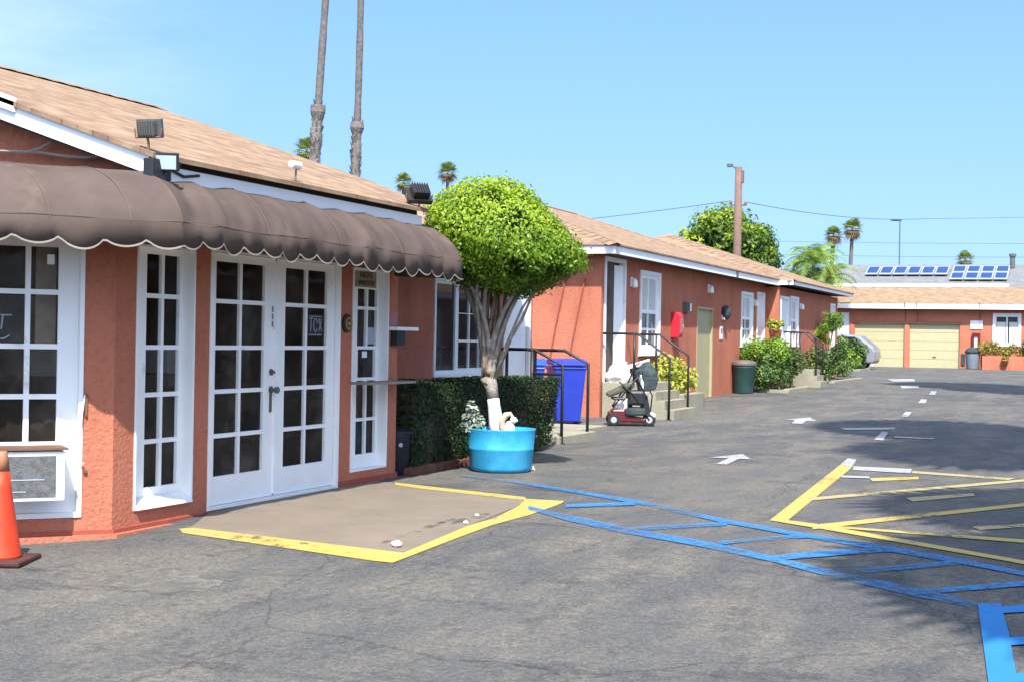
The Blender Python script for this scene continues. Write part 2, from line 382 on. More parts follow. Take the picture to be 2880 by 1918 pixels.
YELLOW = [
    [(-6.25, 8.96), (-6.2, 9.04), (-4.31, 8.75), (-4.22, 8.41), (-4.36, 8.42), (-6.12, 8.82)],
    [(-4.22, 8.41), (-4.31, 8.75), (-4.35, 9.85), (-4.34, 10.39), (-4.49, 11.28), (-4.64, 11.8), (-4.29, 11.82), (-4.25, 11.69), (-4.22, 11.37), (-4.18, 10.74), (-4.21, 9.46)],
    [(-6.25, 12.47), (-5.93, 12.34), (-4.69, 11.93), (-4.61, 11.74), (-4.66, 11.71), (-5.81, 12.09), (-6.14, 12.26)],
    [(-2.4, 11.38), (-2.26, 11.3), (-2.6, 16.7), (-2.79, 17.15)],
    [(-1.93, 16.71), (-0.83, 16.41), (-0.88, 16.16), (-1.9, 16.42)],
    [(-2.23, 15.55), (-1.78, 15.99), (-1.75, 15.71), (-2.15, 15.2)],
    [(-2.44, 13.24), (-0.71, 16.39), (-0.7, 16.11), (-2.39, 12.99)],
    [(-1.64, 13.72), (-1.11, 14.49), (-1.07, 14.27), (-1.54, 13.42)],
    [(-2.04, 11.26), (-0.6, 13.87), (-0.59, 13.58), (-1.99, 10.99)],
    [(-0.91, 11.78), (-0.53, 12.22), (-0.52, 12.0), (-0.83, 11.62)],
    [(-1.9, 11.28), (-0.48, 11.2), (-0.47, 11.01), (-1.89, 11.17)],
    [(-2.35, 11.49), (-2.03, 11.34), (-0.43, 10.08), (-0.42, 9.92), (-1.98, 11.08), (-2.32, 11.31)],
]
WHITE = [
    [(-2.79, 17.15), (-2.6, 16.7), (-2.73, 17.92), (-2.86, 18.09)],
    [(-2.61, 16.92), (-1.96, 16.95), (-1.91, 16.37), (-2.54, 16.42)],
    [(-2.54, 15.66), (-2.26, 15.73), (-2.22, 15.49), (-2.5, 15.42)],
    [(-4.14, 17.95), (-3.87, 17.22), (-4.01, 17.2), (-3.94, 16.3), (-4.07, 16.3), (-4.14, 17.2), (-4.36, 17.18)],
    [(-4.88, 26.5), (-4.6, 25.6), (-4.78, 25.6), (-4.7, 24.8), (-4.88, 24.8), (-4.98, 25.6), (-5.17, 25.6)],
    [(-3.06, 21.71), (-3.21, 23.67), (-3.1, 23.55), (-2.92, 21.64)],
    [(-3.41, 27.66), (-3.52, 29.2), (-3.4, 29.18), (-3.29, 27.65)],
    [(-3.66, 32.45), (-3.79, 34.3), (-3.65, 34.18), (-3.51, 32.56)],
    [(-3.87, 36.65), (-4.0, 38.42), (-3.85, 38.27), (-3.73, 36.67)],
    [(-6.32, 47.49), (-5.6, 48.41), (-5.22, 45.57), (-5.77, 44.68)],
    [(-5.13, 41.16), (-4.71, 41.84), (-4.46, 39.8), (-4.85, 39.37)],
    [(-3.95, 24.17), (-3.15, 24.72), (-3.1, 24.32), (-3.79, 23.68)],
    [(-2.88, 22.62), (-2.29, 22.59), (-2.27, 22.32), (-2.85, 22.35)],
]
BLUE = [
    [(-4.41, 11.29), (-3.94, 10.91), (-3.3, 10.41), (-2.54, 9.94), (-1.98, 9.58), (-1.65, 9.32), (-1.0, 8.92), (-0.61, 8.63), (-0.6, 8.47), (-0.97, 8.67), (-1.61, 9.11), (-1.94, 9.38), (-2.49, 9.72), (-3.19, 10.06), (-3.81, 10.55), (-4.32, 11.06)],
    [(-6.02, 13.51), (-5.3, 13.2), (-4.49, 12.71), (-3.65, 12.14), (-2.75, 11.28), (-2.08, 10.79), (-1.31, 10.3), (-1.27, 10.04), (-2.03, 10.55), (-2.69, 11.03), (-3.57, 11.85), (-4.4, 12.46), (-5.22, 13.01), (-5.94, 13.34)],
    [(-1.31, 10.3), (-0.78, 9.93), (-0.36, 9.64), (-0.35, 9.5), (-0.77, 9.77), (-1.27, 10.04)],
    [(-4.18, 11.57), (-3.71, 12.09), (-3.64, 11.83), (-4.1, 11.34)],
    [(-3.25, 10.38), (-2.67, 11.1), (-2.62, 10.87), (-3.19, 10.17)],
    [(-2.46, 9.99), (-1.98, 10.7), (-1.94, 10.48), (-2.43, 9.84)],
    [(-1.99, 9.61), (-1.3, 10.36), (-1.26, 10.1), (-1.95, 9.43)],
    [(-1.54, 9.23), (-0.78, 9.98), (-0.77, 9.81), (-1.51, 9.08)],
    [(-0.99, 8.85), (-0.35, 9.43), (-0.34, 9.27), (-0.98, 8.7)],
    [(-0.62, 8.6), (-0.5, 8.65), (-0.42, 7.96), (-0.3, 6.67), (-0.42, 6.62)],
    [(-0.5, 8.57), (-0.27, 8.73), (-0.27, 8.55), (-0.48, 8.4)],
    [(-0.42, 7.79), (-0.25, 7.93), (-0.24, 7.75), (-0.41, 7.61)],
    [(-0.35, 7.04), (-0.18, 7.17), (-0.17, 6.97), (-0.33, 6.88)],
]
sheet('entry_pad', [[(-6.47, 9.67), (-6.40, 9.50), (-6.20, 9.02), (-4.31, 8.72), (-4.35, 9.9), (-4.49, 11.28), (-4.64, 11.78), (-6.47, 12.50)]], 'pad', .003)
for i, p in enumerate(YELLOW): sheet('yellow_line', [p], 'yellow' if i not in (4, 6, 7, 9) else 'yellow_pale', .005+.0002*i)
for i, p in enumerate(WHITE): sheet('painted_arrow' if i in (3, 4) else 'white_line', [p], 'whitep', .0078+.0002*i)
for i, p in enumerate(BLUE): sheet('blue_line', [p], 'blue_fresh' if i >= 9 else 'blue', .0078+.0002*i)
def worn_patch(name, cx, cy, rx, ry, mat, h, seed):
    rr_ = random.Random(seed); pts = []
    for i in range(28):
        a_ = i*2*math.pi/28; k = rr_.uniform(.72, 1.1); pts.append((cx+rx*k*math.cos(a_), cy+ry*k*math.sin(a_)))
    sheet(name, [pts], mat, h)
M['pale_patch'] = paint_mark('pale_worn_asphalt', (.155, .142, .122), .72, 1.08, 9)
M['dark_stain'] = paint_mark('dark_oil_stain', (.05, .045, .04), .80, 1.10, 7)
worn_patch('asphalt_wear', -5.12, 7.25, .36, .30, 'pale_patch', .003, 3); worn_patch('asphalt_wear', -4.68, 7.9, .28, .16, 'pale_patch', .0032, 5); worn_patch('asphalt_wear', -5.72, 6.45, .26, .16, 'pale_patch', .0034, 8)
worn_patch('pavement_stain', -4.60, 9.6, .04, .75, 'dark_stain', .0042, 11); worn_patch('pavement_stain', -4.50, 10.3, .08, .4, 'dark_stain', .0046, 12)
# ------------------------------------------------------------------ glazed units
def glazed(parent, name, o, d, n, outer, panes, mat='white', gmat='glass', inset=.10, thick=.03, label=None):
    """frame with pane openings, set back from the wall face; panes are sub-parts"""
    u0, u1, z0, z1 = outer
    oo = (o[0]-n[0]*inset, o[1]-n[1]*inset)
    fr = MB().panel(oo, d, n, u0, u1, z0, z1, panes, thick).build(name, mat, parent)
    if label: fr['label'] = label
    pm = MB()
    po = (oo[0]-n[0]*(thick-.004), oo[1]-n[1]*(thick-.004))
    for p in panes: pm.poly([(po[0]+d[0]*u, po[1]+d[1]*u, z) for u, z in ((p[0], p[2]), (p[1], p[2]), (p[1], p[3]), (p[0], p[3]))])
    pm.build('pane', gmat, fr)
    return fr
def casing(parent, o, d, n, outer, w=.04, out=.012, depth=.1, mat='white', name='window_lining'):
    """thin lining inside an opening, proud of the wall by `out`"""
    u0, u1, z0, z1 = outer
    m = MB()
    m.obox(o, d, n, u0, u0+w, -depth, out, z0, z1); m.obox(o, d, n, u1-w, u1, -depth, out, z0, z1)
    m.obox(o, d, n, u0+w, u1-w, -depth, out, z1-w, z1); m.obox(o, d, n, u0+w, u1-w, -depth, out, z0, z0+w)
    return m.build(name, mat, parent)

# ------------------------------------------------------------------ motel office
XC, XR = -6.5, -7.75                                    # bay facade and recessed facade
K = (-6.5, 8.50)                                        # corner between chamfer and bay facade
ca, sa = math.cos(R(42)), math.sin(R(42))
dA, nA = (-sa, -ca), (ca, -sa)                          # chamfer wall runs away from K to the left
dC, nC = (0, 1), (1, 0)
OC = (XC, 0)
off = thing('motel_office', 'coral stucco motel office with brown awning, french doors and shingle hip roof', 'building')
RX_ = -10.15; AL = 2.45                                                # chamfer length
E2 = (K[0]+dA[0]*AL, K[1]+dA[1]*AL)
winA = (.215, 2.25, .09, 2.06); winB = (8.74, 9.47, .10, 2.04); door = (9.68, 11.79, .0, 2.06); side = (12.02, 12.76, .12, 2.04)
w = MB()
w.panel(OC, dC, nC, K[1], 12.97, -.2, 2.5, (winB, door, side), .13)
w.panel(K, dA, nA, 0, AL, -.2, 2.5, (winA,), .13)
w.poly([(E2[0], E2[1], -.3), (E2[0]-4, E2[1], -.3), (E2[0]-4, E2[1], 2.5), (E2[0], E2[1], 2.5)])
w.poly([(E2[0]-4, E2[1], -.3), (E2[0]-4, 8.62, -.3), (E2[0]-4, 8.62, 2.5), (E2[0]-4, E2[1], 2.5)])
# bay end return, recessed wall, far end, back
w.poly([(XC, 12.97, 0), (XR, 12.97, 0), (XR, 12.97, 2.62), (XC, 12.97, 2.62)])
rw = (16.50, 18.35, .93, 2.12); rd = (18.78, 19.72, .62, 2.14)
w.panel((XR, 0), dC, nC, 12.97, 19.86, 0, 2.44, (rw, rd), .08)
w.poly([(XR, 19.86, 0), (-15.3, 19.86, 0), (-15.3, 19.86, 2.44), (XR, 19.86, 2.44)])
w.poly([(-15.3, 8.62, 0), (-15.3, 19.86, 0), (-15.3, 19.86, 2.44), (-15.3, 8.62, 2.44)])
# gable under the rake
w.poly([(-6.5, 8.62, 2.5), (-6.5, 8.62, 2.66), (RX_, 8.62, 3.94), (-14.0, 8.62, 2.66), (-14.0, 8.62, 0), (E2[0]-4, 8.62, 0), (E2[0]-4, 8.62, 2.5)])
w.build('wall', 'coral', off, weld=True)
t = MB().poly([(K[0], K[1], 2.5), (E2[0], E2[1], 2.5), (E2[0]-4, E2[1], 2.5), (E2[0]-4, 8.62, 2.5), (K[0], 8.62, 2.5)])
t.box(-7.75, -6.5, 8.62, 12.97, 2.505, 2.52)
t.build('ceiling', 'soffit', off)
# footing: dark groove then a proud kerb
f = MB(); g = MB()
f.prism([(K[0]+.07, K[1]-.03, -.25), (K[0]+.07, 9.64, -.25), (XC, 9.66, -.25), (K[0], K[1], -.25), (E2[0], E2[1], -.25), (E2[0]+nA[0]*.07, E2[1]+nA[1]*.07, -.25)], (0, 0, .215))
f.build('kerb', 'coral', off)
g.prism([(K[0]+.025, K[1]-.010, -.035), (K[0]+.025, 9.62, -.035), (XC, 9.63, -.035), (K[0], K[1], -.035), (E2[0], E2[1], -.035), (E2[0]+nA[0]*.025, E2[1]+nA[1]*.025, -.035)], (0, 0, .03))
MB().box(XC, XC+.02, 11.80, 12.98, 0, .05).build('base_trim', 'coral_dark', off)
g.build('base_trim', 'coral_dark', off)
# windows
def rows(us, zs, bar=.016):
    return [(a+bar, b-bar, c+bar, e-bar) for a, b in zip(us, us[1:]) for c, e in zip(zs, zs[1:])]
zr = [.60, .935, 1.285, 1.665, 2.00]
fa = glazed(off, 'window', K, dA, nA, winA, rows([.365, .588, .808, 1.028, 1.248, 1.468, 1.688, 1.908], zr, .018), inset=.07)
MB().obox(K, dA, nA, winA[0], winA[0]+.03, -.07, .012, .09, 2.06).obox(K, dA, nA, winA[0]+.03, winA[1], -.07, .014, .09, .125).build('sill', 'white', fa)
fb = glazed(off, 'window', OC, dC, nC, winB, rows([8.98, 9.20, 9.43], [.22]+[.58, .93, 1.285, 1.67, 2.00], .017), inset=.10)
casing(fb, OC, dC, nC, winB, .018, .010, .10)
MB().prism([(XC+.03, 8.765, .118), (XC+.03, 8.765, .10), (XC-.09, 8.765, .10), (XC-.09, 8.765, .17)], (0, .68, 0)).build('sill', 'white', fb)
pan = []
for z in ((.26, .58), (.61, .97), (1.30, 1.65), (1.68, 1.85)): pan += [(12.31, 12.495, *z), (12.525, 12.71, *z)]
pan.append((12.33, 12.69, 1.0, 1.27))
fs = glazed(off, 'window', OC, dC, nC, side, pan, inset=.10)
casing(fs, OC, dC, nC, side, .018, .010, .10)
# french doors
def leaf(y0, y1, g0, g1, hinge):
    d = MB().panel((XC-.03, 0), dC, nC, y0, y1, .03, 2.04, rows([g0, (g0+g1)/2, g1], [.24, .58, .935, 1.285, 1.655, 1.99], .017), .028).build('door', 'white', off)
    pm = MB()
    for p in rows([g0, (g0+g1)/2, g1], [.24, .58, .935, 1.285, 1.655, 1.99], .017):
        pm.poly([(XC-.054, u, z) for u, z in ((p[0], p[2]), (p[1], p[2]), (p[1], p[3]), (p[0], p[3]))])
    pm.build('pane', 'glass', d)
    return d
dl = leaf(9.73, 10.70, 9.79, 10.55, 0); dr = leaf(10.715, 11.74, 10.85, 11.61, 1)
h = MB()
h.lathe([(.028, XC-.03), (.028, XC-.018), (.012, XC-.016), (.012, XC+.01)], (0, 10.645, 1.08), 14, 'x')
h.lathe([(.03, XC-.03), (.03, XC-.018), (.014, XC-.016), (.014, XC+.02), (.028, XC+.025), (.03, XC+.045), (.018, XC+.055)], (0, 10.645, .93), 14, 'x')
h.box(XC-.03, XC-.022, 10.628, 10.662, .74, .96)
h.build('handle', 'grey_metal', dl)
MB().box(XC-.03, XC-.012, 10.692, 10.722, .05, 2.02).build('astragal', 'white', dl)
MB().obox(OC, dC, nC, 9.68, 9.725, -.1, .008, .0, 2.06).obox(OC, dC, nC, 11.745, 11.79, -.1, .008, 0, 2.06).obox(OC, dC, nC, 9.725, 11.745, -.1, .008, 2.045, 2.06).obox(OC, dC, nC, 9.725, 11.745, -.1, .005, .0, .025).build('door_frame', 'white', off)
# the dim room seen through the glass
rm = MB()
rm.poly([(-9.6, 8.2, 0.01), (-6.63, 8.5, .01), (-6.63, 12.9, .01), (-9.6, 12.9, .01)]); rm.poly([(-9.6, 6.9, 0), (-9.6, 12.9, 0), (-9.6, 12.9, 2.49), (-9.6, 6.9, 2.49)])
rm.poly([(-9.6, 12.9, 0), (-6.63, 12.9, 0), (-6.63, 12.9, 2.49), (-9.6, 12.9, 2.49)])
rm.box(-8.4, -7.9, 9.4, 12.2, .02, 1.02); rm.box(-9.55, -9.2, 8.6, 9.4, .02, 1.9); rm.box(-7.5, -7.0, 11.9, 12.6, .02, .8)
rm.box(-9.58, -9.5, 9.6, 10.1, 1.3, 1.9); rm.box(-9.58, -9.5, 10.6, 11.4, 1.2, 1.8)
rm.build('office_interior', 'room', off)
for y_ in (9.7, 10.2, 11.3, 11.8): MB().box(-8.3, -8.05, y_, y_+.16, 1.02, 1.26).build('counter_box', 'curtain', off)
MB().box(-9.49, -9.47, 9.68, 10.02, 1.38, 1.82).build('framed_picture', 'beige', off); MB().box(-9.49, -9.47, 10.7, 11.3, 1.28, 1.72).build('framed_picture', 'beige_wall', off)
MB().box(-6.72, -6.70, 12.05, 12.3, .9, 1.6).build('curtain', 'curtain', off)
MB().obox(K, dA, nA, .36, .50, -.36, -.33, 1.3, 2.05).build('blind', 'beige', off)
# service shelf and notices at the sidelight
MB().box(XC, XC+.24, 12.0, 12.93, .945, .968).build('shelf', 'trim', off, bevel=.004)
def text_obj(body, size, loc, parent, mat, ext=.002, rot=(R(90), 0, R(90)), name='lettering'):
    cu = bpy.data.curves.new('txt', 'FONT'); cu.body = body; cu.size = size; cu.extrude = ext; cu.align_x = 'CENTER'; cu.align_y = 'CENTER'; cu.space_line = .8
    tmp = bpy.data.objects.new('txt', cu); col.objects.link(tmp)
    bpy.context.view_layer.update()
    me = bpy.data.meshes.new_from_object(tmp.evaluated_get(bpy.context.evaluated_depsgraph_get()))
    bpy.data.objects.remove(tmp); me.materials.clear(); me.materials.append(M[mat])
    ob = bpy.data.objects.new(name, me); col.objects.link(ob); ob.location = loc; ob.rotation_euler = rot
    if parent: ob.parent = parent
    return ob
sg = thing('window_sign', 'cream board reading NIGHT WINDOW in brown above the sidelight by the doors', 'sign', (XC-.085, 12.44, 1.935))
MB().box(-.012, .0, -.19, .22, -.07, .11).build('board', 'trim', sg)
text_obj('NIGHT', .085, (.004, .01, .045), sg, 'brown_text'); text_obj('WINDOW', .072, (.004, .01, -.03), sg, 'brown_text')
# main roof
EZ, EX, SL_ = 2.64, -6.10, 1/3
def rz_(x): return EZ+(EX-x)*SL_
RX = -10.15; RZ = rz_(RX)
yn, ye, yf = 8.36, 12.80, 14.0
wx = 2*RX-EX
r1 = [(EX, yn, EZ), (EX, ye, EZ), (-6.95, yf-.1, rz_(-6.95)), (-7.5, yf+.25, rz_(-7.5)), (RX, yf, RZ), (RX, yn, RZ)]
rf = MB().prism(r1, (0, 0, -.035)).build('roof', 'shing_y', off)
MB().prism([(RX, yn, RZ), (RX, yf, RZ), (wx, yf, EZ), (wx, yn, EZ)], (0, 0, -.035)).build('roof', 'shing_y', off)
MB().prism([(-6.85, 13.15, 2.42), (-6.85, 19.0, 2.42), (-15.5, 19.9, 2.75), (-15.5, 13.15, 2.75)], (0, 0, .07)).build('canopy_roof', 'shing_y', off)
MB().box(-7.74, -7.62, 12.98, 19.0, 2.20, 2.43).build('beam', 'soffit', off)
MB().poly([(EX-.3, yf-.02, 2.45), (RX, yf-.02, RZ-.05), (wx+.3, yf-.02, 2.45)]).build('far_gable', 'coral_dark', off)
def ridge_caps(p, q, n, parent, w=.16):
    m = MB(); p = Vector(p); q = Vector(q); t = (q-p)/n; s = t.cross(Vector((0, 0, 1))).normalized()*w
    for i in range(n):
        a = p+t*i; b = p+t*(i+1.12); u = Vector((0, 0, .022)); dn = Vector((0, 0, -.04))
        m.poly([a-s+dn, a+Vector((0, 0, .012)), b+u, b-s+dn+u*.5]); m.poly([a+Vector((0, 0, .012)), a+s+dn, b+s+dn+u*.5, b+u])
    m.build('ridge_cap', 'shing_x', parent)
ridge_caps((RX, yn, RZ), (RX, yf, RZ), 22, rf)
MB().box(EX-.11, EX-.06, yn+.09, ye-.02, 2.455, 2.575).build('fascia', 'fascia', off, bevel=.004)
MB().box(EX-.16, EX-.11, yn+.09, ye-.03, 2.50, 2.64).build('painted_eave_shadow', 'soffit', off)  # dark strip painted in for the drip shadow under the roof edge
x0, x1 = EX-.055, RX
MB().prism([(x0, yn+.03, rz_(x0)-.165), (x1, yn+.03, rz_(x1)-.165), (x1, yn+.03, rz_(x1)-.036), (x0, yn+.03, rz_(x0)-.036)], (0, .04, 0)).build('rake_board', 'fascia', off)
MB().prism([(-7.32, yn+.0, rz_(-7.32)-.075), (x1, yn, rz_(x1)-.075), (x1, yn, rz_(x1)+.03), (-7.32, yn, rz_(-7.32)+.03)], (0, .03, 0)).build('gutter', 'white', off)
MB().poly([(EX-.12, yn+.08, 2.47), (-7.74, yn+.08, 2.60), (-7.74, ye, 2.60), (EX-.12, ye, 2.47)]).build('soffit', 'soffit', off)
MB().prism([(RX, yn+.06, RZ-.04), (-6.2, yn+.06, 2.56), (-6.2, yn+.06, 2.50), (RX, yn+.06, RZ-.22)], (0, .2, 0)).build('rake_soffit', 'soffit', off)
# awning swept round the chamfer corner
prof = [(.03, 2.535), (.178, 2.53), (.322, 2.505), (.457, 2.455), (.572, 2.385), (.664, 2.30), (.726, 2.215), (.75, 2.145), (.752, 2.13)]
VB = 2.03
def aw_pt(s, o):
    """s<0 along the chamfer, s>0 along the bay facade; o = distance out from the wall"""
    k = 1/(1+nA[0]*nC[0]+nA[1]*nC[1]); mx, my = K[0]+o*(nA[0]+nC[0])*k, K[1]+o*(nA[1]+nC[1])*k
    if s <= 0: return (mx+dA[0]*-s, my+dA[1]*-s)
    y = my+(12.84-my)*(s/4.61)
    return (XC+o, y)
ss = list(np.arange(-2.6, 0, .0285))+[0]+list(np.arange(.0262, 4.61, .0262))+[4.61]
ribs = [-2.1, -1.5, -.86, -.34, 0, .55, 1.1, 1.65, 2.2, 2.75, 3.3, 3.85, 4.61]
a = MB(); nP = len(prof)+1
for s in ss:
    rb = min(abs(s-q) for q in ribs); sag = (.020+.010*math.sin(3.1*s))*min(1, rb/.25)
    for k, (o, z) in enumerate(prof):
        b = math.sin(math.pi*k/(len(prof)-1))
        wv = .010*math.sin(6*s+.5*k)+.009*math.sin(13.3*s+.35*k)*(1 if s > 0 else .4)+.005*math.sin(31*s+.8*k)*(1 if s > 0 else .3)
        x, y = aw_pt(s, o-sag*b+wv*b); a.v.append((x, y, z-sag*.8*b))
    q = (s+.02)/.262 if s > 0 else (abs(s)+.06)/.285
    sc = abs(math.sin(math.pi*q))**.55
    x, y = aw_pt(s, .752+.010*math.sin(7*s)+.006*math.sin(17*s)); a.v.append((x, y, VB-(.072+.016*math.sin(41.7*math.floor(q)))*sc+.010*math.sin(1.1*s)+.006*math.sin(3.7*s)))
for i in range(len(ss)-1):
    for k in range(nP-1):
        a.f.append((i*nP+k, i*nP+k+1, (i+1)*nP+k+1, (i+1)*nP+k))
for e in (0, len(ss)-1):
    a.poly([a.v[e*nP+k] for k in range(nP)]+[(aw_pt(ss[e], .02)[0], aw_pt(ss[e], .02)[1], 1.99)])
aw = a.build('awning', 'awning', off)
for p in aw.data.polygons: p.use_smooth = True
aw.modifiers.new('thick', 'SOLIDIFY').thickness = .006
b = MB()
edge = [Vector(a.v[i*nP+nP-1]) for i in range(len(ss))]
for i in range(len(edge)-1):
    p, q = edge[i], edge[i+1]; nx, ny = (nA if ss[i] < 0 else nC); o = Vector((nx*.004, ny*.004, 0))
    b.poly([p+o+Vector((0, 0, -.004)), q+o+Vector((0, 0, -.004)), q+o+Vector((0, 0, .009)), p+o+Vector((0, 0, .009))])
b.build('scallop_trim', 'trim', aw)
sm = MB()
for q in (-1.5, -.86, -.34, 0, 1.1, 2.2, 3.3):
    pts = [(*aw_pt(q, o+.004), z+.004) for o, z in prof]
    sm.tube(pts, .0028, 5)
seam = [(*aw_pt(s, .752-.016*min(1, min(abs(s-q) for q in ribs)/.25)*.2), 2.146+.008*math.sin(5*s)) for s in ss[::2]]
sm.tube(seam, .0025, 5)
sm.build('awning_seam', 'awning_seam', aw)
# recessed window and door
gr = glazed(off, 'window', (XR, 0), dC, nC, rw, [(16.55, 17.19, .98, 2.08)]+[(a_, a_+.34, c_, c_+.34) for a_ in (17.29, 17.66, 17.97) for c_ in (1.0, 1.37, 1.72)][:9], inset=.03, gmat='glass_op')
casing(gr, (XR, 0), dC, nC, (16.46, 18.40, .89, 2.16), .045, .02, .03)
dd = MB().panel((XR-.03, 0), dC, nC, 18.82, 19.68, .62, 2.11).build('door', 'white', off)
MB().box(XR-.03, XR-.02, 18.92, 19.58, 1.45, 1.98).box(XR-.03, XR-.02, 18.92, 19.58, .75, 1.3).build('door_panel', 'white', dd, bevel=.006)
casing(off, (XR, 0), dC, nC, (18.74, 19.76, .60, 2.18), .05, .02, .05, name='door_frame')
# ------------------------------------------------------------------ the two lodging blocks along the court
def hip_roof(parent, xe, xw, y0, y1, ze, near=True, far=True, mat_main='shing_y', mat_end='shing_x'):
    rx = (xe+xw)/2; h = (xe-rx)*SL_; rzv = ze+h; run = xe-rx
    ya = y0+run if near else y0; yb = y1-run if far else y1
    rf = MB().prism([(xe, y0, ze), (xe, y1, ze), (rx, yb, rzv), (rx, ya, rzv)], (0, 0, -.03)).build('roof', mat_main, parent)
    MB().prism([(xw, y0, ze), (rx, ya, rzv), (rx, yb, rzv), (xw, y1, ze)], (0, 0, -.03)).build('roof', mat_main, parent)
    if near: MB().prism([(xe, y0, ze), (rx, ya, rzv), (xw, y0, ze)], (0, 0, -.03)).build('roof', mat_end, parent)
    if far: MB().prism([(xe, y1, ze), (xw, y1, ze), (rx, yb, rzv)], (0, 0, -.03)).build('roof', mat_end, parent)
    ridge_caps((rx, ya, rzv), (rx, yb, rzv), 30, rf)
    if far: ridge_caps((rx, yb, rzv), (xe, y1, ze), 24, rf)
    if near: ridge_caps((rx, ya, rzv), (xe, y0, ze), 24, rf)
    return rf
def eaves(parent, xe, xw, y0, y1, ze, hgt=.17, ins=.03, near=True):
    MB().box(xe-ins-.03, xe-ins, y0+ins, y1-ins, ze-hgt, ze-.035).build('fascia', 'fascia', parent)
    if near: MB().box(xw+ins, xe-ins-.03, y0+ins, y0+ins+.03, ze-hgt, ze-.035).build('fascia', 'fascia', parent)
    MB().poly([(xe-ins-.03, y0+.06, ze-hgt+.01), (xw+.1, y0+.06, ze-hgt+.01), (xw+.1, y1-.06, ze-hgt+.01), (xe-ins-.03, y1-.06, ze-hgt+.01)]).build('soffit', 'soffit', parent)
X2 = -8.25; F2 = (X2, 0)
b2 = thing('lodging_block', 'coral lodging block with open white door, khaki utility door and red cabinet on its wall', 'building')
d1 = (24.72, 25.82, .68, 2.84); w1 = (26.86, 28.13, 1.20, 2.71); kd = (31.15, 32.46, .16, 2.13); w2 = (35.35, 36.52, 1.38, 2.61); d2 = (37.12, 37.92, .72, 2.66)
m = MB().panel(F2, dC, nC, 24.5, 38.25, 0, 2.93, (d1, w1, kd, w2, d2), .10)
m.poly([(X2, 24.5, 0), (-16.2, 24.5, 0), (-16.2, 24.5, 2.93), (X2, 24.5, 2.93)]).poly([(-16.2, 24.5, 0), (-16.2, 38.25, 0), (-16.2, 38.25, 2.93), (-16.2, 24.5, 2.93)])
m.build('wall', 'coral', b2, weld=True)
hip_roof(b2, -7.85, -16.6, 24.08, 38.3, 3.08); eaves(b2, -7.85, -16.6, 24.08, 38.3, 3.08)
# white downpipe joint and eave bracket on the fascia
MB().box(-7.878, -7.86, 33.2, 33.34, 2.90, 3.05).build('gutter_joint', 'grey_metal', b2)
casing(b2, F2, dC, nC, (24.66, 25.88, .66, 2.90), .07, .025, .10, name='door_frame')
dm = MB().box(-.96, 0, -.022, .022, 0, 2.06)          # hinged at the far jamb, standing ajar
dd = dm.build('door', 'white', b2, bevel=.006, loc=(X2-.03, 25.79, .72), rot=(0, 0, R(66)))
MB().lathe([(.025, -.06), (.03, -.045), (.012, -.03), (.012, -.02)], (-.88, 0, 1.0), 12, 'y').build('handle', 'grey_metal', dd)
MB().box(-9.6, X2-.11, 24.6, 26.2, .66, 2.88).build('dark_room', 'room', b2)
def hung_window(parent, X, y0, y1, z0, z1, ncol=2, curtain=True):
    k = (y1-y0-.14)/ncol; zm = (z0+z1)/2
    us = [y0+.07+i*k for i in range(ncol+1)]
    fr = glazed(parent, 'window', (X, 0), dC, nC, (y0, y1, z0, z1), rows(us, [z0+.10, z0+.10+(zm-z0-.1)*.5, zm], .022)+rows(us, [zm+.03, z1-.07], .022), inset=.03, gmat='glass_op')
    casing(fr, (X, 0), dC, nC, (y0-.05, y1+.05, z0-.05, z1+.05), .07, .03, .05)
    MB().box(X, X+.06, y0-.09, y1+.09, z0-.09, z0-.05).build('sill', 'white', fr)
    if curtain:
        cu = MB()
        for i in range(18):
            a0 = y0+.07+(y1-y0-.14)*i/18; a1 = y0+.07+(y1-y0-.14)*(i+1)/18; w_ = .008*(i % 2)
            cu.poly([(X-.052-w_*.0, a0, zm+.05), (X-.052, a1, zm+.05), (X-.052, a1, z1-.08), (X-.052, a0, z1-.08)])
        cu.build('curtain', 'curtain', fr)
    return fr
hung_window(b2, X2, w1[0], w1[1], w1[2], w1[3]); hung_window(b2, X2, w2[0], w2[1], w2[2], w2[3], 2)
kp = MB().panel((X2-.04, 0), dC, nC, kd[0], kd[1], .15, 2.13).build('utility_door', 'olive', b2)
MB().box(X2-.04, X2-.02, kd[0]+.05, kd[0]+.10, 1.0, 1.12).build('handle', 'grey_metal', kp)
kf = casing(b2, F2, dC, nC, (kd[0]-.04, kd[1]+.04, .1, 2.17), .05, .012, .06, 'olive', 'door_frame')
dw = MB().panel((X2-.04, 0), dC, nC, d2[0], d2[1], d2[2], d2[3]).build('door', 'white', b2)
casing(b2, F2, dC, nC, (d2[0]-.05, d2[1]+.05, d2[2]-.02, d2[3]+.05), .06, .025, .06, name='door_frame')
X3 = -7.88; F3 = (X3, 0)
b3 = thing('lodging_block', 'farther coral lodging block stepping forward at the shrubs, thin pale eave', 'building')
d3 = (38.28, 39.3, .75, 2.60); w3 = (39.55, 40.6, 1.40, 2.64); w4 = (45.9, 46.6, 1.3, 2.62)
m = MB().panel(F3, dC, nC, 38.05, 47.2, 0, 2.88, (d3, w3, w4), .10)
m.poly([(X3, 38.05, 0), (X2-.4, 38.05, 0), (X2-.4, 38.05, 2.88), (X3, 38.05, 2.88)]).poly([(X3, 47.2, 0), (-16.4, 47.2, 0), (-16.4, 47.2, 2.88), (X3, 47.2, 2.88)]).poly([(-16.4, 38.05, 0), (-16.4, 47.2, 0), (-16.4, 47.2, 2.88), (-16.4, 38.05, 2.88)])
m.build('wall', 'coral', b3, weld=True)
hip_roof(b3, -7.50, -17.1, 38.02, 48.1, 3.06)
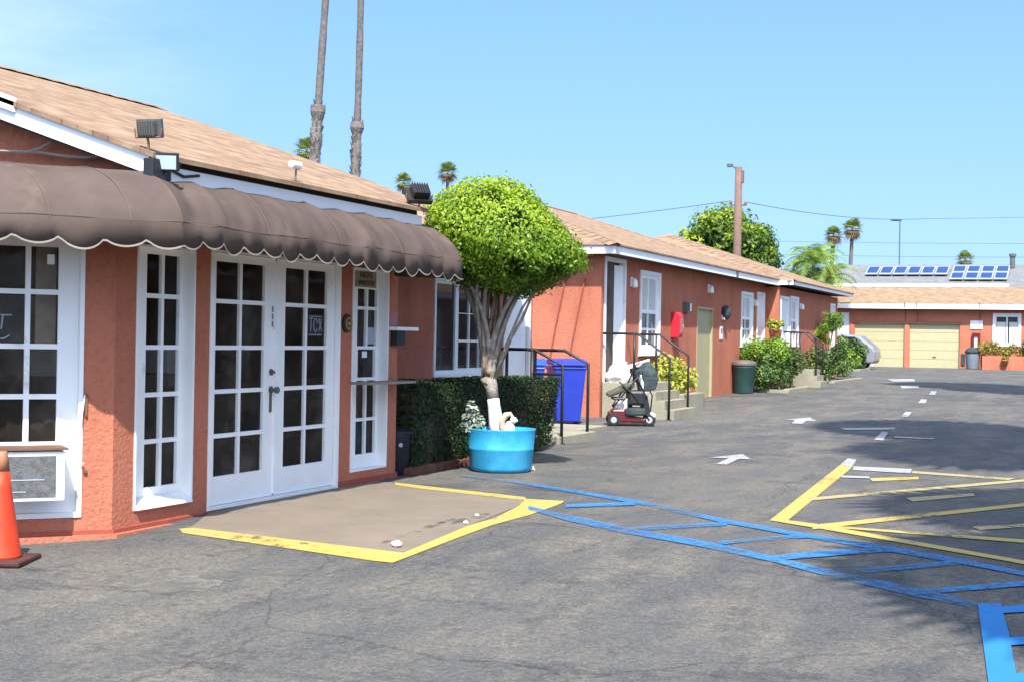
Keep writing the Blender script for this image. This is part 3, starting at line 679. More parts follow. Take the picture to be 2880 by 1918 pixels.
eaves(b3, -7.50, -17.1, 38.0, 48.1, 3.06, .12, near=False)
MB().box(-7.88, -7.50, 37.97, 38.01, 2.93, 3.05).build('end_board', 'fascia', b3)
MB().panel((X3-.04, 0), dC, nC, *d3).build('door', 'white', b3)
casing(b3, F3, dC, nC, (d3[0]-.05, d3[1]+.05, d3[2]-.02, d3[3]+.05), .06, .025, .06, name='door_frame')
hung_window(b3, X3, *w3); hung_window(b3, X3, *w4)
# ------------------------------------------------------------------ garage block across the end of the court
g0 = thing('garage_block', 'low coral garage block with two cream doors closing the far end of the court', 'building')
YG = 71.5; OG = (0, YG); dG, nG = (1, 0), (0, -1); zg = gz(YG)
gd = [(-11.10, -8.74, zg, 2.46), (-8.50, -6.20, zg, 2.46)]; wd = (-11.96, -11.36, .5, 2.95); gw = (-4.66, -3.52, 1.5, 2.92); gw2 = (.2, 1.4, 1.5, 2.92)
m = MB().panel(OG, dG, nG, -12.05, 4.5, 0, 3.2, (*gd, wd, gw, gw2), .18)
m.poly([(-12.05, YG, 0), (-12.05, 77.2, 0), (-12.05, 77.2, 3.2), (-12.05, YG, 3.2)]).poly([(4.5, YG, 0), (4.5, 77.2, 0), (4.5, 77.2, 3.2), (4.5, YG, 3.2)])
m.build('wall', 'coral', g0, weld=True)
for a, b, c, e in gd:
    d = MB().panel((0, YG+.12), dG, nG, a, b, c, e).build('garage_door', 'cream_door', g0)
    q = MB()
    for i in range(1, 5): q.box(a, b, YG+.112, YG+.119, c+(e-c)*i/5-.008, c+(e-c)*i/5+.008)
    q.build('panel_joint', 'olive', d)
    MB().box((a+b)/2-.08, (a+b)/2+.08, YG+.09, YG+.118, c+.5, c+.54).build('handle', 'grey_metal', d)
    MB().box(a-.06, b+.06, YG-.07, YG, e+.0, e+.07).build('header_shadow_strip', 'wood', g0)  # dark strip drawn in for the shadow line over the door
MB().panel((0, YG+.05), dG, nG, wd[0], wd[1], .4, 2.95).build('door', 'white', g0)
for gw_ in (gw, gw2):
    fr = glazed(g0, 'window', OG, dG, nG, gw_, rows([gw_[0]+.07, (gw_[0]+gw_[1])/2, gw_[1]-.07], [gw_[2]+.07, gw_[3]-.08], .03), inset=.03, gmat='glass_op')
    casing(fr, OG, dG, nG, (gw_[0]-.06, gw_[1]+.06, gw_[2]-.06, gw_[3]+.06), .09, .03, .05)
    cu = MB()
    for (a, b) in ((gw_[0]+.12, (gw_[0]+gw_[1])/2-.06), ((gw_[0]+gw_[1])/2+.1, gw_[1]-.12)): cu.box(a, b, YG+.035, YG+.045, gw_[2]+.12, gw_[3]-.35)
    cu.build('curtain', 'curtain', fr)
ye_, yr_ = 71.0, 74.3; ze_, zr_ = 3.40, 4.32
MB().prism([(-12.25, ye_, ze_), (5, ye_, ze_), (4.2, yr_, zr_), (-13.15, yr_, zr_)], (0, 0, -.04)).build('roof', 'shing_x', g0)
MB().prism([(-13.15, yr_, zr_), (4.2, yr_, zr_), (5, 77.6, ze_), (-12.25, 77.6, ze_)], (0, 0, -.04)).build('roof', 'shing_x', g0)
MB().box(-12.3, 5.0, ye_-.02, ye_+.02, ze_-.26, ze_-.03).build('fascia', 'fascia', g0)
MB().poly([(-12.2, ye_+.02, ze_-.2), (4.9, ye_+.02, ze_-.2), (4.9, YG, ze_-.2), (-12.2, YG, ze_-.2)]).build('soffit', 'soffit', g0)
MB().box(-13.1, -4.2, yr_-.12, yr_+.12, zr_-.02, zr_+.13).build('ridge_board', 'white', g0, bevel=.02)
for xx in (-8.7, -8.15, -5.3):
    MB().tube([(xx, YG-.02, 2.5), (xx, YG-.03, 3.15), (xx, ye_-.04, 3.22), (xx, ye_-.05, 3.42)], .025, 6).build('conduit', 'grey_metal', g0)
# ------------------------------------------------------------------ opposite wing, unseen, added so the office glass mirrors less sky
XO = 9.0; FO = (XO, 70); dO, nO = (0, -1), (-1, 0)
b4 = thing('lodging_block', 'unseen opposite coral lodging wing added for the office glass to mirror, off the right edge', 'building')
ops = [(u, u+1.1, 1.2, 2.6) for u in (8, 14, 20, 26, 32, 38, 44)]; ods = [(u, u+1.0, .5, 2.6) for u in (11, 17, 23, 29, 35, 41)]
MB().panel(FO, dO, nO, 5, 52, 0, 3.1, (*ops, *ods), .1).poly([(XO, 18, 0), (16, 18, 0), (16, 18, 3.1), (XO, 18, 3.1)]).poly([(16, 18, 0), (16, 65, 0), (16, 65, 3.1), (16, 18, 3.1)]).poly([(XO, 65, 0), (16, 65, 0), (16, 65, 3.1), (XO, 65, 3.1)]).build('wall', 'coral', b4)
for q_ in ops: MB().panel((XO+.06, 70), dO, nO, *q_).build('window', 'glass_op', b4)
for q_ in ods: MB().panel((XO+.06, 70), dO, nO, *q_).build('door', 'white', b4)
hip_roof(b4, 16.6, 8.4, 17.5, 65.5, 3.15)
MB().box(8.42, 8.46, 17.6, 65.4, 2.94, 3.12).build('fascia', 'fascia', b4)

# ------------------------------------------------------------------ house behind with solar panels
hs = thing('house', 'house behind the garages with grey roof carrying solar panels', 'house')
HY0, HY1, HZ0, HZ1 = 83.0, 88.0, 4.55, 6.15
hz = lambda y: HZ0+(y-HY0)*(HZ1-HZ0)/(HY1-HY0)
MB().box(-16.4, 3.0, 83.6, 92.4, 0, 4.5).build('wall', 'beige_wall', hs)
MB().prism([(-17, HY0, HZ0), (4, HY0, HZ0), (4, HY1, HZ1), (-14.3, HY1, HZ1)], (0, 0, -.06)).build('roof', 'shing_grey', hs)
MB().prism([(-14.3, HY1, HZ1), (4, HY1, HZ1), (4, 93, HZ0), (-17, 93, HZ0)], (0, 0, -.06)).build('roof', 'shing_grey', hs)
MB().lathe([(.14, 5.9), (.14, 6.55), (.2, 6.56), (.2, 6.7), (.02, 6.74)], (-4.75, 87.2, 0), 12).build('vent_pipe', 'grey_metal', hs)
def solar(x0, x1, za, zb, label, first=None):
    ya, yb = [HY0+(z-HZ0)*(HY1-HY0)/(HZ1-HZ0) for z in (za, zb)]
    t = thing('solar_panel', label, 'solar panel', ((x0+x1)/2, (ya+yb)/2, (za+zb)/2+.14), 0, 'solar panels on the grey roof')
    hx, hy, hh = (x1-x0)/2-.03, (yb-ya)/2-.03, (zb-za)/2-.01
    MB().prism([(-hx, -hy, -hh), (hx, -hy, -hh), (hx, hy, hh), (-hx, hy, hh)], (0, 0, .05)).build('frame', 'alu', t)
    e = .06; sx = hx-e; sy = hy*(1-e/hx); sh = hh*(1-e/hx)
    MB().poly([(-sx, -sy, -sh+.056), (sx, -sy, -sh+.056), (sx, sy, sh+.056), (-sx, sy, sh+.056)]).build('cells', 'solar', t)
nm6 = ['first', 'second', 'third', 'fourth', 'fifth', 'sixth']; nm4 = ['first', 'second', 'third', 'fourth']
for i in range(6): solar(-12.75+i*.775, -12.75+(i+1)*.775, 5.30, 5.83, f'{nm6[i]} solar panel from the left in the single row of six')
for i in range(4):
    for j, (za, zb) in enumerate(((4.98, 5.42), (5.42, 5.86))):
        solar(-7.95+i*.78, -7.95+(i+1)*.78, za, zb, f'{nm4[i]} solar panel from the left in the {"lower" if j == 0 else "upper"} line of the block of eight')
# ------------------------------------------------------------------ steps and handrails
def steps(label, X, y0, y1, ztop, n, reach, cheek=.0):
    zb = gz((y0+y1)/2)
    t = thing('concrete_steps', label, 'steps')
    land = .85
    MB().box(X+.03, X+land, y0, y1, zb-.05, ztop).build('landing', 'concrete', t, bevel=.01)
    st = MB(); run = (reach-land)/n
    for i in range(n):
        st.box(X+land+.002*0+run*i, X+land+run*(i+1), y0, y1, zb-.05, zb+(ztop-zb)*(n-i)/(n+1))
    st.build('flight', 'concrete', t)
    return t
lp = MB().box(-7.72, -6.68, 18.2, 19.7, -.02, .10).box(-8.6, -7.15, 19.7, 21.6, -.02, .07)
tag(lp.build('concrete_pad', 'concrete', bevel=.01), 'low pale concrete pad under the blue wheeled bins and near handrails', 'concrete pad')
steps('concrete steps behind the mobility scooter, below the open white door', X2, 24.55, 26.1, .66, 3, 1.36)
steps('farthest concrete steps, at the forward standing block among the shrubs', X3, 38.5, 39.5, .72, 2, 1.05)
def handrail(label, y, pts, posts, r=.0225, group=None, bar=None):
    t = thing('handrail', label, 'handrail', (pts[-1][0], y, gz(y)), 0, group)
    zb = gz(y)
    p0 = [(x-pts[-1][0], 0, z-zb) for x, z in pts]+[(0, 0, 0)]
    MB().tube(p0, r, 8).build('rail', 'rail', t, smooth=True)
    for x, z0, z1 in posts: MB().tube([(x-pts[-1][0], 0, z0-zb), (x-pts[-1][0], 0, z1-zb)], r, 8).build('post', 'rail', t, smooth=True)
    if bar: MB().tube([(bar[0]-pts[-1][0], 0, bar[1]-zb), (-.03, 0, bar[1]-zb), (0, 0, bar[1]-zb+.04)], r*.9, 8).build('lower_rail', 'rail', t, smooth=True)
    MB().lathe([(.05, 0), (.05, .012)], (0, 0, 0), 12).build('foot_plate', 'rail', t)
g_ = 'black handrails at the steps'
handrail('black handrail at the near steps, nearer of that pair, rising from behind the blue planter', 18.30, [(-7.66, 1.255), (-7.10, 1.255), (-6.69, 1.05)], [(-7.5, .13, 1.25), (-7.13, .13, 1.25)], group=g_, bar=(-7.13, .93))
handrail('black handrail in front of the blue wheeled bins, its post beside the hedge end', 19.50, [(-7.66, 1.24), (-7.10, 1.24), (-6.74, 1.055)], [(-7.55, .13, 1.24)], group=g_)
handrail('black handrail beside the mobility scooter, nearer of the pair at the open door', 24.50, [(-8.2, 1.52), (-7.56, 1.52), (-6.97, 1.10)], [(-7.62, .66, 1.52)], group=g_)
handrail('black handrail with its post in front of the yellow-green plants by the khaki door', 26.00, [(-8.2, 1.52), (-7.60, 1.52), (-7.04, 1.14)], [(-7.66, .66, 1.52)], group=g_)
handrail('distant black handrail, nearer of the pair among the shrubs', 38.6, [(-7.85, 1.70), (-7.30, 1.70), (-6.98, 1.40)], [(-7.66, .72, 1.7), (-7.5, .3, 1.7)], group=g_)
handrail('farthest black handrail, beyond the weeping shrub', 39.6, [(-7.85, 1.70), (-7.35, 1.70), (-6.98, 1.40)], [(-7.6, .72, 1.7)], group=g_)
# concrete planter walls beside the middle steps
pw = thing('planter_wall', 'low pale concrete wall holding the yellow-green plants beside the middle steps', 'planter wall')
MB().box(-7.35, -7.15, 26.25, 27.6, 0, .42).box(-8.2, -7.35, 26.25, 26.4, 0, .42).build('concrete_wall', 'concrete', pw, bevel=.012)
MB().box(-8.22, -7.35, 26.4, 28.4, .1, .34).build('soil', 'soil', pw)
kb = MB()
kb.box(-8.1, -7.05, 35.35, 35.5, .1, .27); kb.box(-7.2, -7.05, 35.5, 38.2, .1, .29)
tag(kb.build('planting_kerb', 'concrete', bevel=.01), 'low pale kerb round the shrub bed beside the green bin', 'kerb')
kb = MB().box(-8.0, -7.0, 41.6, 41.75, .1, .34).box(-7.15, -7.0, 41.75, 47, .1, .36)
tag(kb.build('planting_kerb', 'concrete', bevel=.01), 'pale kerb in front of the far bushes along the lodging block', 'kerb')
kb = MB().box(-11.5, -9.0, 59.5, 59.65, .2, .42).box(-9.15, -9.0, 59.65, 62.4, .2, .42)
tag(kb.build('planting_kerb', 'concrete', bevel=.01), 'pale kerb round the bush that hides the parked car', 'kerb')
# ------------------------------------------------------------------ things at the office front
ac = thing('air_conditioner', 'grey and white window air conditioner below the many-paned office window', 'air conditioner')
MB().obox(K, dA, nA, .365, 1.05, -.05, .24, .235, .575).build('casing', 'white', ac, bevel=.008)
gm = MB().obox(K, dA, nA, .425, 1.02, .24, .246, .265, .545)
gm.build('grille', 'ac', ac)
MB().obox(K, dA, nA, .50, .80, .246, .249, .38, .388).obox(K, dA, nA, .62, .78, .2461, .2492, .30, .307).build('grille_scratch', 'alu', ac)
MB().obox(K, dA, nA, .345, 1.9, -.06, .26, .584, .597).build('cover_board', 'wood', ac)
cd = off
q = lambda u, w_, z: (K[0]+dA[0]*u+nA[0]*w_, K[1]+dA[1]*u+nA[1]*w_, z)
MB().tube([q(.205, .02, .95), q(.225, .03, .8), q(.24, .03, .6), q(.23, .03, .46), q(.205, .02, .47)], .005, 5).build('hanging_cord', 'white', cd)
MB().obox(K, dA, nA, .185, .202, .0, .02, .80, .96).obox(K, dA, nA, .18, .205, 0, .02, .40, .425).build('cord_clip', 'wood', cd)
cone = thing('traffic_cone', 'orange traffic cone with a faded tip on a dark base at the left edge', 'traffic cone', (-6.52, 7.39, gz(7.39)), R(20)); cone.scale = (1.04, 1.04, 1.05)
MB().lathe([(.135, .035), (.128, .05), (.062, .46), (.052, .56)], (0, 0, 0), 32).build('cone', 'cone', cone, smooth=True)
MB().lathe([(.0525, .56), (.036, .675), (.030, .68), (.022, .66)], (0, 0, 0), 32).build('tip', 'cone_tip', cone, smooth=True)
MB().box(-.195, .195, -.195, .195, 0, .036).build('base', 'rubber', cone, bevel=.012)
def lit(name, x, y, r, label):
    m_ = MB().blob((0, 0, r*.45), (r, r*.7, r*.5), 11, 7, .17, int(x*100))
    tag(m_.build(name, 'litter', loc=(x, y, gz(y)+.006), rot=(0, 0, x*5)), label, 'litter', 'litter on the tan paving')
lit('crumpled_paper', -4.45, 8.93, .042, 'largest crumpled white paper, at the near corner of the tan paving')
lit('crumpled_paper', -4.40, 9.98, .022, 'small white scrap on the tan paving, nearer of two by the right yellow line')
lit('crumpled_paper', -4.50, 10.42, .022, 'small white scrap on the tan paving, farther of two by the right yellow line')
tag(MB().blob((0, 0, .018), (.03, .025, .022), 8, 6, .3, 3).build('pebble', 'litter', loc=(-5.60, 14.42, 0)), 'small white stone beside the foot of the blue planter', 'stone')
dc = thing('round_decal', 'white ring shaped decal on the glass of the many-paned window', 'decal')
o_ = MB(); q2 = lambda u, z: (K[0]+dA[0]*u-nA[0]*.09, K[1]+dA[1]*u-nA[1]*.09, z)
o_.tube([q2(.76+.075*math.cos(a_), 1.42+.085*math.sin(a_)) for a_ in np.linspace(-2.4, .5, 12)], .005, 5); o_.tube([q2(.69, 1.50), q2(.78, 1.50)], .005, 5); o_.tube([q2(.75, 1.50), q2(.76, 1.40)], .006, 5)
o_.build('ring', 'alu', dc)
tag(MB().obox(K, dA, nA, .41, .46, -.092, -.088, 1.86, 1.93).build('paper_notice', 'white'), 'tiny white notice in the upper right pane of the many-paned window', 'notice')
wr = thing('wall_plaque', 'round dark plaque with gold centre on the pillar beside the french doors', 'plaque', (XC+.012, 11.90, 1.51))
MB().lathe([(.085, -.01), (.085, .012), (.06, .018)], (0, 0, 0), 24, 'x').build('disc', 'black', wr)
rg = MB()
for i in range(14):
    a_ = i*2*math.pi/14; rg.blob((.022, .05*math.cos(a_), .05*math.sin(a_)), (.008, .012, .012), 6, 4)
rg.blob((.024, 0, 0), (.01, .022, .022), 8, 6); rg.build('gold_ornament', 'gold', wr)
st = MB()
for i in range(3): st.box(-.001, .002, -.012, .012, i*.062, i*.062+.05)
tag(st.build('door_label', 'grey_text', loc=(XC-.0285, 10.66, 1.46)), 'narrow grey vertical label on the middle stile of the french doors', 'label')
nt_ = thing('window_decal', 'dark decal with white outlines on a pane of the right french door', 'decal', (XC-.05, 11.42, 1.49))
MB().box(-.001, .0015, -.135, .125, -.105, .09).build('backing', 'navy', nt_)
sq = MB()
sq.tube([(.003, -.11, .055), (.003, -.05, .055)], .0045, 5); sq.tube([(.003, -.08, .055), (.003, -.085, -.06)], .0045, 5)
sq.tube([(.003, .034*math.cos(a_), .058*math.sin(a_)-.003) for a_ in np.linspace(.3, 5.6, 16)], .0045, 5)
sq.tube([(.003, .055, .05), (.003, .11, .05), (.003, .06, -.055), (.003, .112, -.055), (.003, .058, .045)], .0045, 5)
sq.box(.001, .003, -.11, .11, -.092, -.085); sq.box(.001, .003, -.11, .11, .07, .076)
sq.build('outline', 'alu', nt_)
tag(MB().box(0, .002, -.05, .05, -.03, .03).build('paper_notice', 'white', loc=(XC-.125, 12.51, 1.22)), 'small white notice taped inside the single pane of the sidelight', 'notice')
tag(MB().box(0, .002, -.07, .08, -.08, .08).build('paper_notice', 'alu', loc=(XC-.122, 12.615, 1.40)), 'pale sheet covering the lower half of a sidelight pane', 'notice')
tag(MB().box(0, .004, -.07, .09, -.06, .07).build('wall_notice', 'pink', loc=(XC, 12.87, 1.565)), 'faded pink notice on the office corner above the white bracket', 'notice')
bx = thing('wall_bracket', 'white topped letter holder jutting from the office corner', 'letter holder', (XC, 12.97, 1.47))
MB().box(.0, .10, -.19, .28, -.012, .022).build('shelf', 'white', bx, bevel=.004)
MB().box(.004, .08, -.16, .02, -.16, -.012).build('box', 'black', bx, bevel=.004)
# floodlights
def floodlight(label, loc, rz, tilt, stalk, glass=True, s=1.0, dark=True):
    t = thing('floodlight', label, 'floodlight', loc, rz, 'floodlights on the office roof edge')
    hd = MB()
    hd.prism([(-.12*s, 0, -.085*s), (.12*s, 0, -.085*s), (.12*s, 0, .085*s), (-.12*s, 0, .085*s)], (0, -.05*s, 0))
    hd.prism([(-.08*s, .07*s, -.055*s), (.08*s, .07*s, -.055*s), (.08*s, .07*s, .055*s), (-.08*s, .07*s, .055*s)], (0, -.07*s, 0))
    for k in range(-3, 4): hd.box(k*.024*s-.003, k*.024*s+.003, .0, .085*s, -.07*s, .07*s)
    z0 = stalk
    h_ = hd.build('housing', 'black' if dark else 'grey_metal', t, bevel=.004, loc=(0, 0, z0+.08*s), rot=(tilt, 0, 0))
    MB().box(-.095*s, .095*s, -.056*s, -.051*s, -.065*s, .065*s).build('lens', 'lamp_glass', h_)
    MB().tube([(0, 0, 0), (0, .0, z0*.5), (.0, .02, z0)], .009, 6).tube([(-.13*s, .01, z0+.08*s), (-.12*s, .01, z0), (.12*s, .01, z0), (.13*s, .01, z0+.08*s)], .007, 5).build('bracket', 'black' if glass else 'pole', t)
    return t
floodlight('grey floodlight seen from behind on a rusty stalk above the shingles', (-6.19, 8.43, 2.665), R(190), R(-12), .09, False, .78, False)
floodlight('black floodlight with a pale square lens at the roof corner above the awning', (-6.07, 8.47, 2.50), R(32), R(15), .03, True, .74)
floodlight('dark floodlight tilted up beside the round tree crown at the far roof corner', (-6.12, 12.62, 2.62), R(228), R(42), .07, False, 1.05)
sl = thing('spot_lamp', 'small white spot lamp on a thin stalk at the roof edge', 'spot lamp', (-6.14, 10.34, 2.66))
MB().tube([(0, 0, 0), (.0, .01, .10)], .008, 6).build('stalk', 'grey_metal', sl)
MB().lathe([(.012, -.06), (.03, -.05), (.034, .05), (.036, .07), (.02, .07)], (0, -.02, .125), 12, 'y').build('shade', 'white', sl)
MB().tube([(EX-.05, 8.42, 2.60), (EX-.05, 8.8, 2.52), (EX-.055, 9.0, 2.55)], .012, 6).box(EX-.06, EX+.02, 8.33, 8.55, 2.46, 2.60).build('junction_box', 'black', off, bevel=.01)
cb = thing('service_cables', 'grey and pale cables drooping under the rake board at the upper left', 'cable')
MB().tube([(-8.2, 8.55, 2.74), (-7.6, 8.54, 2.72), (-7.25, 8.54, 2.70), (-6.98, 8.53, 2.66), (-6.8, 8.52, 2.645), (-6.6, 8.52, 2.66)], .011, 6).build('lower_cable', 'trim', cb)
MB().tube([(-7.35, 8.54, 2.70), (-7.22, 8.53, 2.725), (-7.1, 8.52, 2.77)], .010, 6).build('upper_cable', 'trim', cb)
# planter and topiary
pl = thing('planter', 'sky blue half barrel planter holding the topiary tree', 'planter', (-5.86, 14.18, 0))
MB().lathe([(.29, 0), (.315, .02), (.325, .05), (.345, .235), (.349, .243), (.343, .252), (.362, .44), (.366, .452), (.345, .452), (.33, .38), (.02, .38)], (0, 0, 0), 40).build('barrel', 'planter', pl, smooth=True)
MB().lathe([(.33, .375), (.02, .40)], (0, 0, 0), 20).build('soil', 'soil', pl)
tr = thing('topiary_tree', 'clipped green ficus tree with braided stems and whitewashed foot in the blue planter', 'tree', (-5.93, 14.2, .39))
MB().tube([(.01, 0, -.03), (0, 0, .12), (-.03, 0, .30), (-.04, 0, .37)], [.088, .08, .066, .064], 14).build('whitewashed_foot', 'whitewash', tr, smooth=True)
sm_ = MB()
sm_.tube([(-.04, 0, .36), (-.06, .0, .48), (-.10, 0, .60)], [.063, .066, .09], 12)
rs = random.Random(4)
for i in range(14):
    a_ = i*2*math.pi/14+rs.uniform(-.2, .2); k = rs.uniform(.6, 1.1); tw = rs.choice([-1, 1])*rs.uniform(.5, 1.0)
    pts = []
    for j in range(8):
        t_ = j/7; rr_ = .035+.10*t_+.27*k*t_**2.3; an = a_+tw*t_*1.3
        pts.append((-.09+.02*t_+rr_*math.cos(an), rr_*math.sin(an), .52+1.12*t_))
    sm_.tube(pts, [.042-.024*j/7 for j in range(8)], 7)
sm_.tube([(.02, 0, .70), (.16, -.02, 1.02), (.26, .02, 1.2), (.40, 0, 1.5)], [.024, .02, .017, .012], 7)
sm_.tube([(.0, -.03, .62), (.09, -.05, .85), (.12, -.04, .95), (.28, -.03, 1.32), (.42, -.02, 1.52)], [.02, .017, .015, .013, .01], 7)
sm_.build('trunk', 'bark', tr, smooth=True)
tw_ = MB()
for i in range(6):
    a_ = i*1.05; pts = [(-.09+(.03+.05*t_)*math.cos(a_+2*t_), (.03+.05*t_)*math.sin(a_+2*t_)-.03, .6+.95*t_) for t_ in np.linspace(0, 1, 8)]
    tw_.tube(pts, [.03-.012*t_ for t_ in np.linspace(0, 1, 8)], 7)
tw_.build('inner_stems', 'bark_brown', tr, smooth=True)
# crown: flat-bottomed dome leaning to the right
def crown_pts(n, shrink):
    d = sphere_dirs(n); x, y, z = d.T
    up = z > 0
    rad = np.stack([np.where(x > 0, .88, .86), np.full(n, .88), np.where(up, .70, .57)], 1)
    p = d*rad
    p[:, 2] -= np.where(p[:, 0] > 0, .38*p[:, 0], .02*p[:, 0])*np.where(up, 1, .25)   # right shoulder droops
    lump = 1+.035*np.sin(7*x+2*y)+.03*np.sin(9*z+5*x+1)+.02*np.sin(13*y+3)+.022*np.sin(19*x+11*z)*np.sin(17*y-9*z)
    p = p*lump[:, None]*shrink[:, None]
    # outline left end tapers to an edge
    p[:, 2] = np.where(p[:, 0] < -.45, p[:, 2]*.9+.06, p[:, 2])
    nn = d/rad; nn /= np.linalg.norm(nn, axis=1)[:, None]
    return p, nn
n_ = 26000
p, nn = crown_pts(n_, rng.uniform(.84, 1.02, n_)); p += np.array([.02, 0, 2.03])
hole = np.sin(11*p[:, 0]+3)*np.sin(10*p[:, 1]+1)*np.sin(12*p[:, 2]) ; k_ = (hole < .34) | (rng.uniform(0, 1, n_) < .2); pc, nc = p[k_], nn[k_]
n_ = 6000
p, nn = crown_pts(n_, rng.uniform(.55, .84, n_)); p += np.array([.02, 0, 2.03])
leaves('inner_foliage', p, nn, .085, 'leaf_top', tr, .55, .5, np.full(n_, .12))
n_ = 420
p, nn = crown_pts(n_, rng.uniform(1.0, 1.10, n_)); p += np.array([.02, 0, 2.03])
pc = np.concatenate([pc, p]); nc = np.concatenate([nc, nn])
leaves('crown', pc, nc, .045, 'leaf_top', tr, .5, .42, np.clip(.53+.30*nc[:, 2]-.12*nc[:, 0]+.16*np.sin(9*pc[:, 0]+4*pc[:, 2])*np.sin(8*pc[:, 1]+7*pc[:, 2]), .1, .98))  # sunlight painted into the tone: lighter on upward and left-facing leaves
# plants and ornament in the planter
sp = thing('succulent_plant', 'grey-green succulent left of the trunk in the blue planter', 'plant', (-6.10, 14.02, .39))
P_ = []; N_ = []
for (cx, cy, cz, r_) in ((-.03, 0, .27, .085), (-.05, 0, .16, .10), (.06, -.04, .14, .085), (.02, -.03, .07, .10), (-.10, 0, .08, .07)):
    d = sphere_dirs(70); P_.append(d*r_*rng.uniform(.5, 1, 70)[:, None]+np.array([cx, cy, cz])); N_.append(d+np.array([0, 0, .6]))
leaves('rosette', np.concatenate(P_), np.concatenate(N_), .062, 'leaf_grey', sp, .6, .4)
MB().tube([(0, 0, -.02), (-.01, 0, .12), (-.03, 0, .26)], [.018, .015, .012], 7).build('stem', 'bark', sp)
og = thing('garden_ornament', 'beige and white squirrel-shaped ornament right of the trunk in the blue planter', 'ornament', (-5.72, 13.98, .39), R(10))
MB().blob((.03, 0, .07), (.06, .05, .085), 14, 10).blob((.075, -.01, .165), (.038, .034, .036), 12, 8).blob((.105, -.01, .16), (.018, .016, .014), 8, 6).blob((.06, -.025, .20), (.010, .008, .02), 6, 5).blob((.06, .012, .20), (.010, .008, .02), 6, 5).blob((.07, -.035, .015), (.04, .02, .018), 8, 5).build('body', 'whitewash', og, smooth=True)
MB().tube([(-.02, .01, .03), (-.055, .01, .08), (-.05, .01, .16), (-.01, .01, .215), (.035, .01, .225), (.06, .01, .20)], [.02, .03, .034, .034, .026, .012], 10).build('tail', 'beige', og, smooth=True)
# hedge, brick edging, small bin
hd_ = thing('hedge', 'dark clipped box hedge behind the blue planter', 'hedge', (-6.9, 15.4, 0))
n_ = 26000
q_ = rng.uniform(0, 1, (n_, 3)); face = rng.integers(0, 10, n_); nn = np.zeros((n_, 3))
x_ = -.46+.92*q_[:, 0]; y_ = -2.1+4.35*q_[:, 1]; z_ = .05+.86*q_[:, 2]
fr_ = face < 5; tp = (face >= 5) & (face < 8); en = face >= 8
x_[fr_] = .48-rng.uniform(0, .08, fr_.sum()); nn[fr_, 0] = 1
z_[tp] = .92-rng.uniform(0, .07, tp.sum())+.012*np.sin(6*y_[tp]); nn[tp, 2] = 1
side_ = rng.uniform(0, 1, en.sum()) < .7; y_[en] = np.where(side_, 2.28-rng.uniform(0, .07, en.sum()), -2.12+rng.uniform(0, .07, en.sum())); nn[en, 1] = np.where(side_, 1, -1)
x_ += .03*np.sin(5*y_)+.02*np.sin(11*z_)*fr_; y_ -= np.where(y_ > 1.2, (.92-z_)*.45*(y_-1.2)/1.08, 0); x_ -= np.where(fr_, (.92-z_)*.06, 0)
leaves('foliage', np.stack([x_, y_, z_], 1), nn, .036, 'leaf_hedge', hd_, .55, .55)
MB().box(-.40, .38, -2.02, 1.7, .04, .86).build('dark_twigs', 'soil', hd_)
bk = MB()
for i in range(15): bk.box(-6.50, -6.40, 13.15+i*.2, 13.15+i*.2+.185, 0, .075+.006*(i % 3))
tag(bk.build('brick_edging', 'brick', bevel=.008), 'low red brick edging at the foot of the dark hedge', 'brick edging')
nb = thing('small_bin', 'small navy bin with a pale round spot between office corner and hedge', 'bin', (-6.62, 13.22, 0))
MB().lathe([(.12, 0), (.13, .02), (.15, .40), (.155, .42)], (0, 0, 0), 20).build('body', 'navy', nb, smooth=True)
MB().lathe([(.16, .42), (.16, .445), (.10, .48), (.02, .49)], (0, 0, 0), 20).build('lid', 'navy', nb)
MB().lathe([(.022, .13), (.022, .152)], (0, 0, .31), 12, 'x').build('sticker', 'alu', nb, rot=(0, 0, R(-45)))
# ------------------------------------------------------------------ wheeled bins between the two blocks
def wheelie(label, loc, rz, mat):
    t = thing('wheeled_bin', label, 'wheeled bin', loc, rz, 'blue wheeled bins between the buildings')
    b_ = MB()
    b_.v += [(-.20, -.22, .04), (.20, -.22, .04), (.20, .22, .04), (-.20, .22, .04), (-.27, -.30, .94), (.27, -.30, .94), (.27, .30, .94), (-.27, .30, .94)]
    b_.f += [(0, 3, 2, 1), (4, 5, 6, 7), (0, 1, 5, 4), (1, 2, 6, 5), (2, 3, 7, 6), (3, 0, 4, 7)]
    b_.box(-.285, .285, -.315, .31, .90, .945)
    b_.build('body', mat, t, bevel=.02)
    MB().prism([(-.30, -.33, .95), (-.30, .31, .98), (-.30, .30, 1.02), (-.30, .05, 1.075), (-.30, -.25, 1.04), (-.30, -.34, .99)], (.60, 0, 0)).build('lid', mat, t, bevel=.015)
    MB().tube([(-.2, .36, .98), (.2, .36, .98)], .018, 8).build('handle', mat, t)
    for s_ in (-1, 1): MB().lathe([(.11, -.03), (.115, -.02), (.115, .02), (.11, .03)], (s_*.24, .22, .115), 16, 'x').build('wheel', 'tyre', t)
    MB().box(-.10, .04, -.318, -.312, .70, .84).build('label', 'alu', t, rot=(R(-4), 0, 0)) if mat == 'blue_bin2' else None
    return t
wheelie('bright blue wheeled bin behind the hedge end', (-8.62, 21.9, gz(22.2)), R(24), 'blue_bin')
wheelie('violet-blue wheeled bin with a pale label, nearest the sunlit coral wall', (-8.18, 22.55, gz(22.5)), R(34), 'blue_bin2')
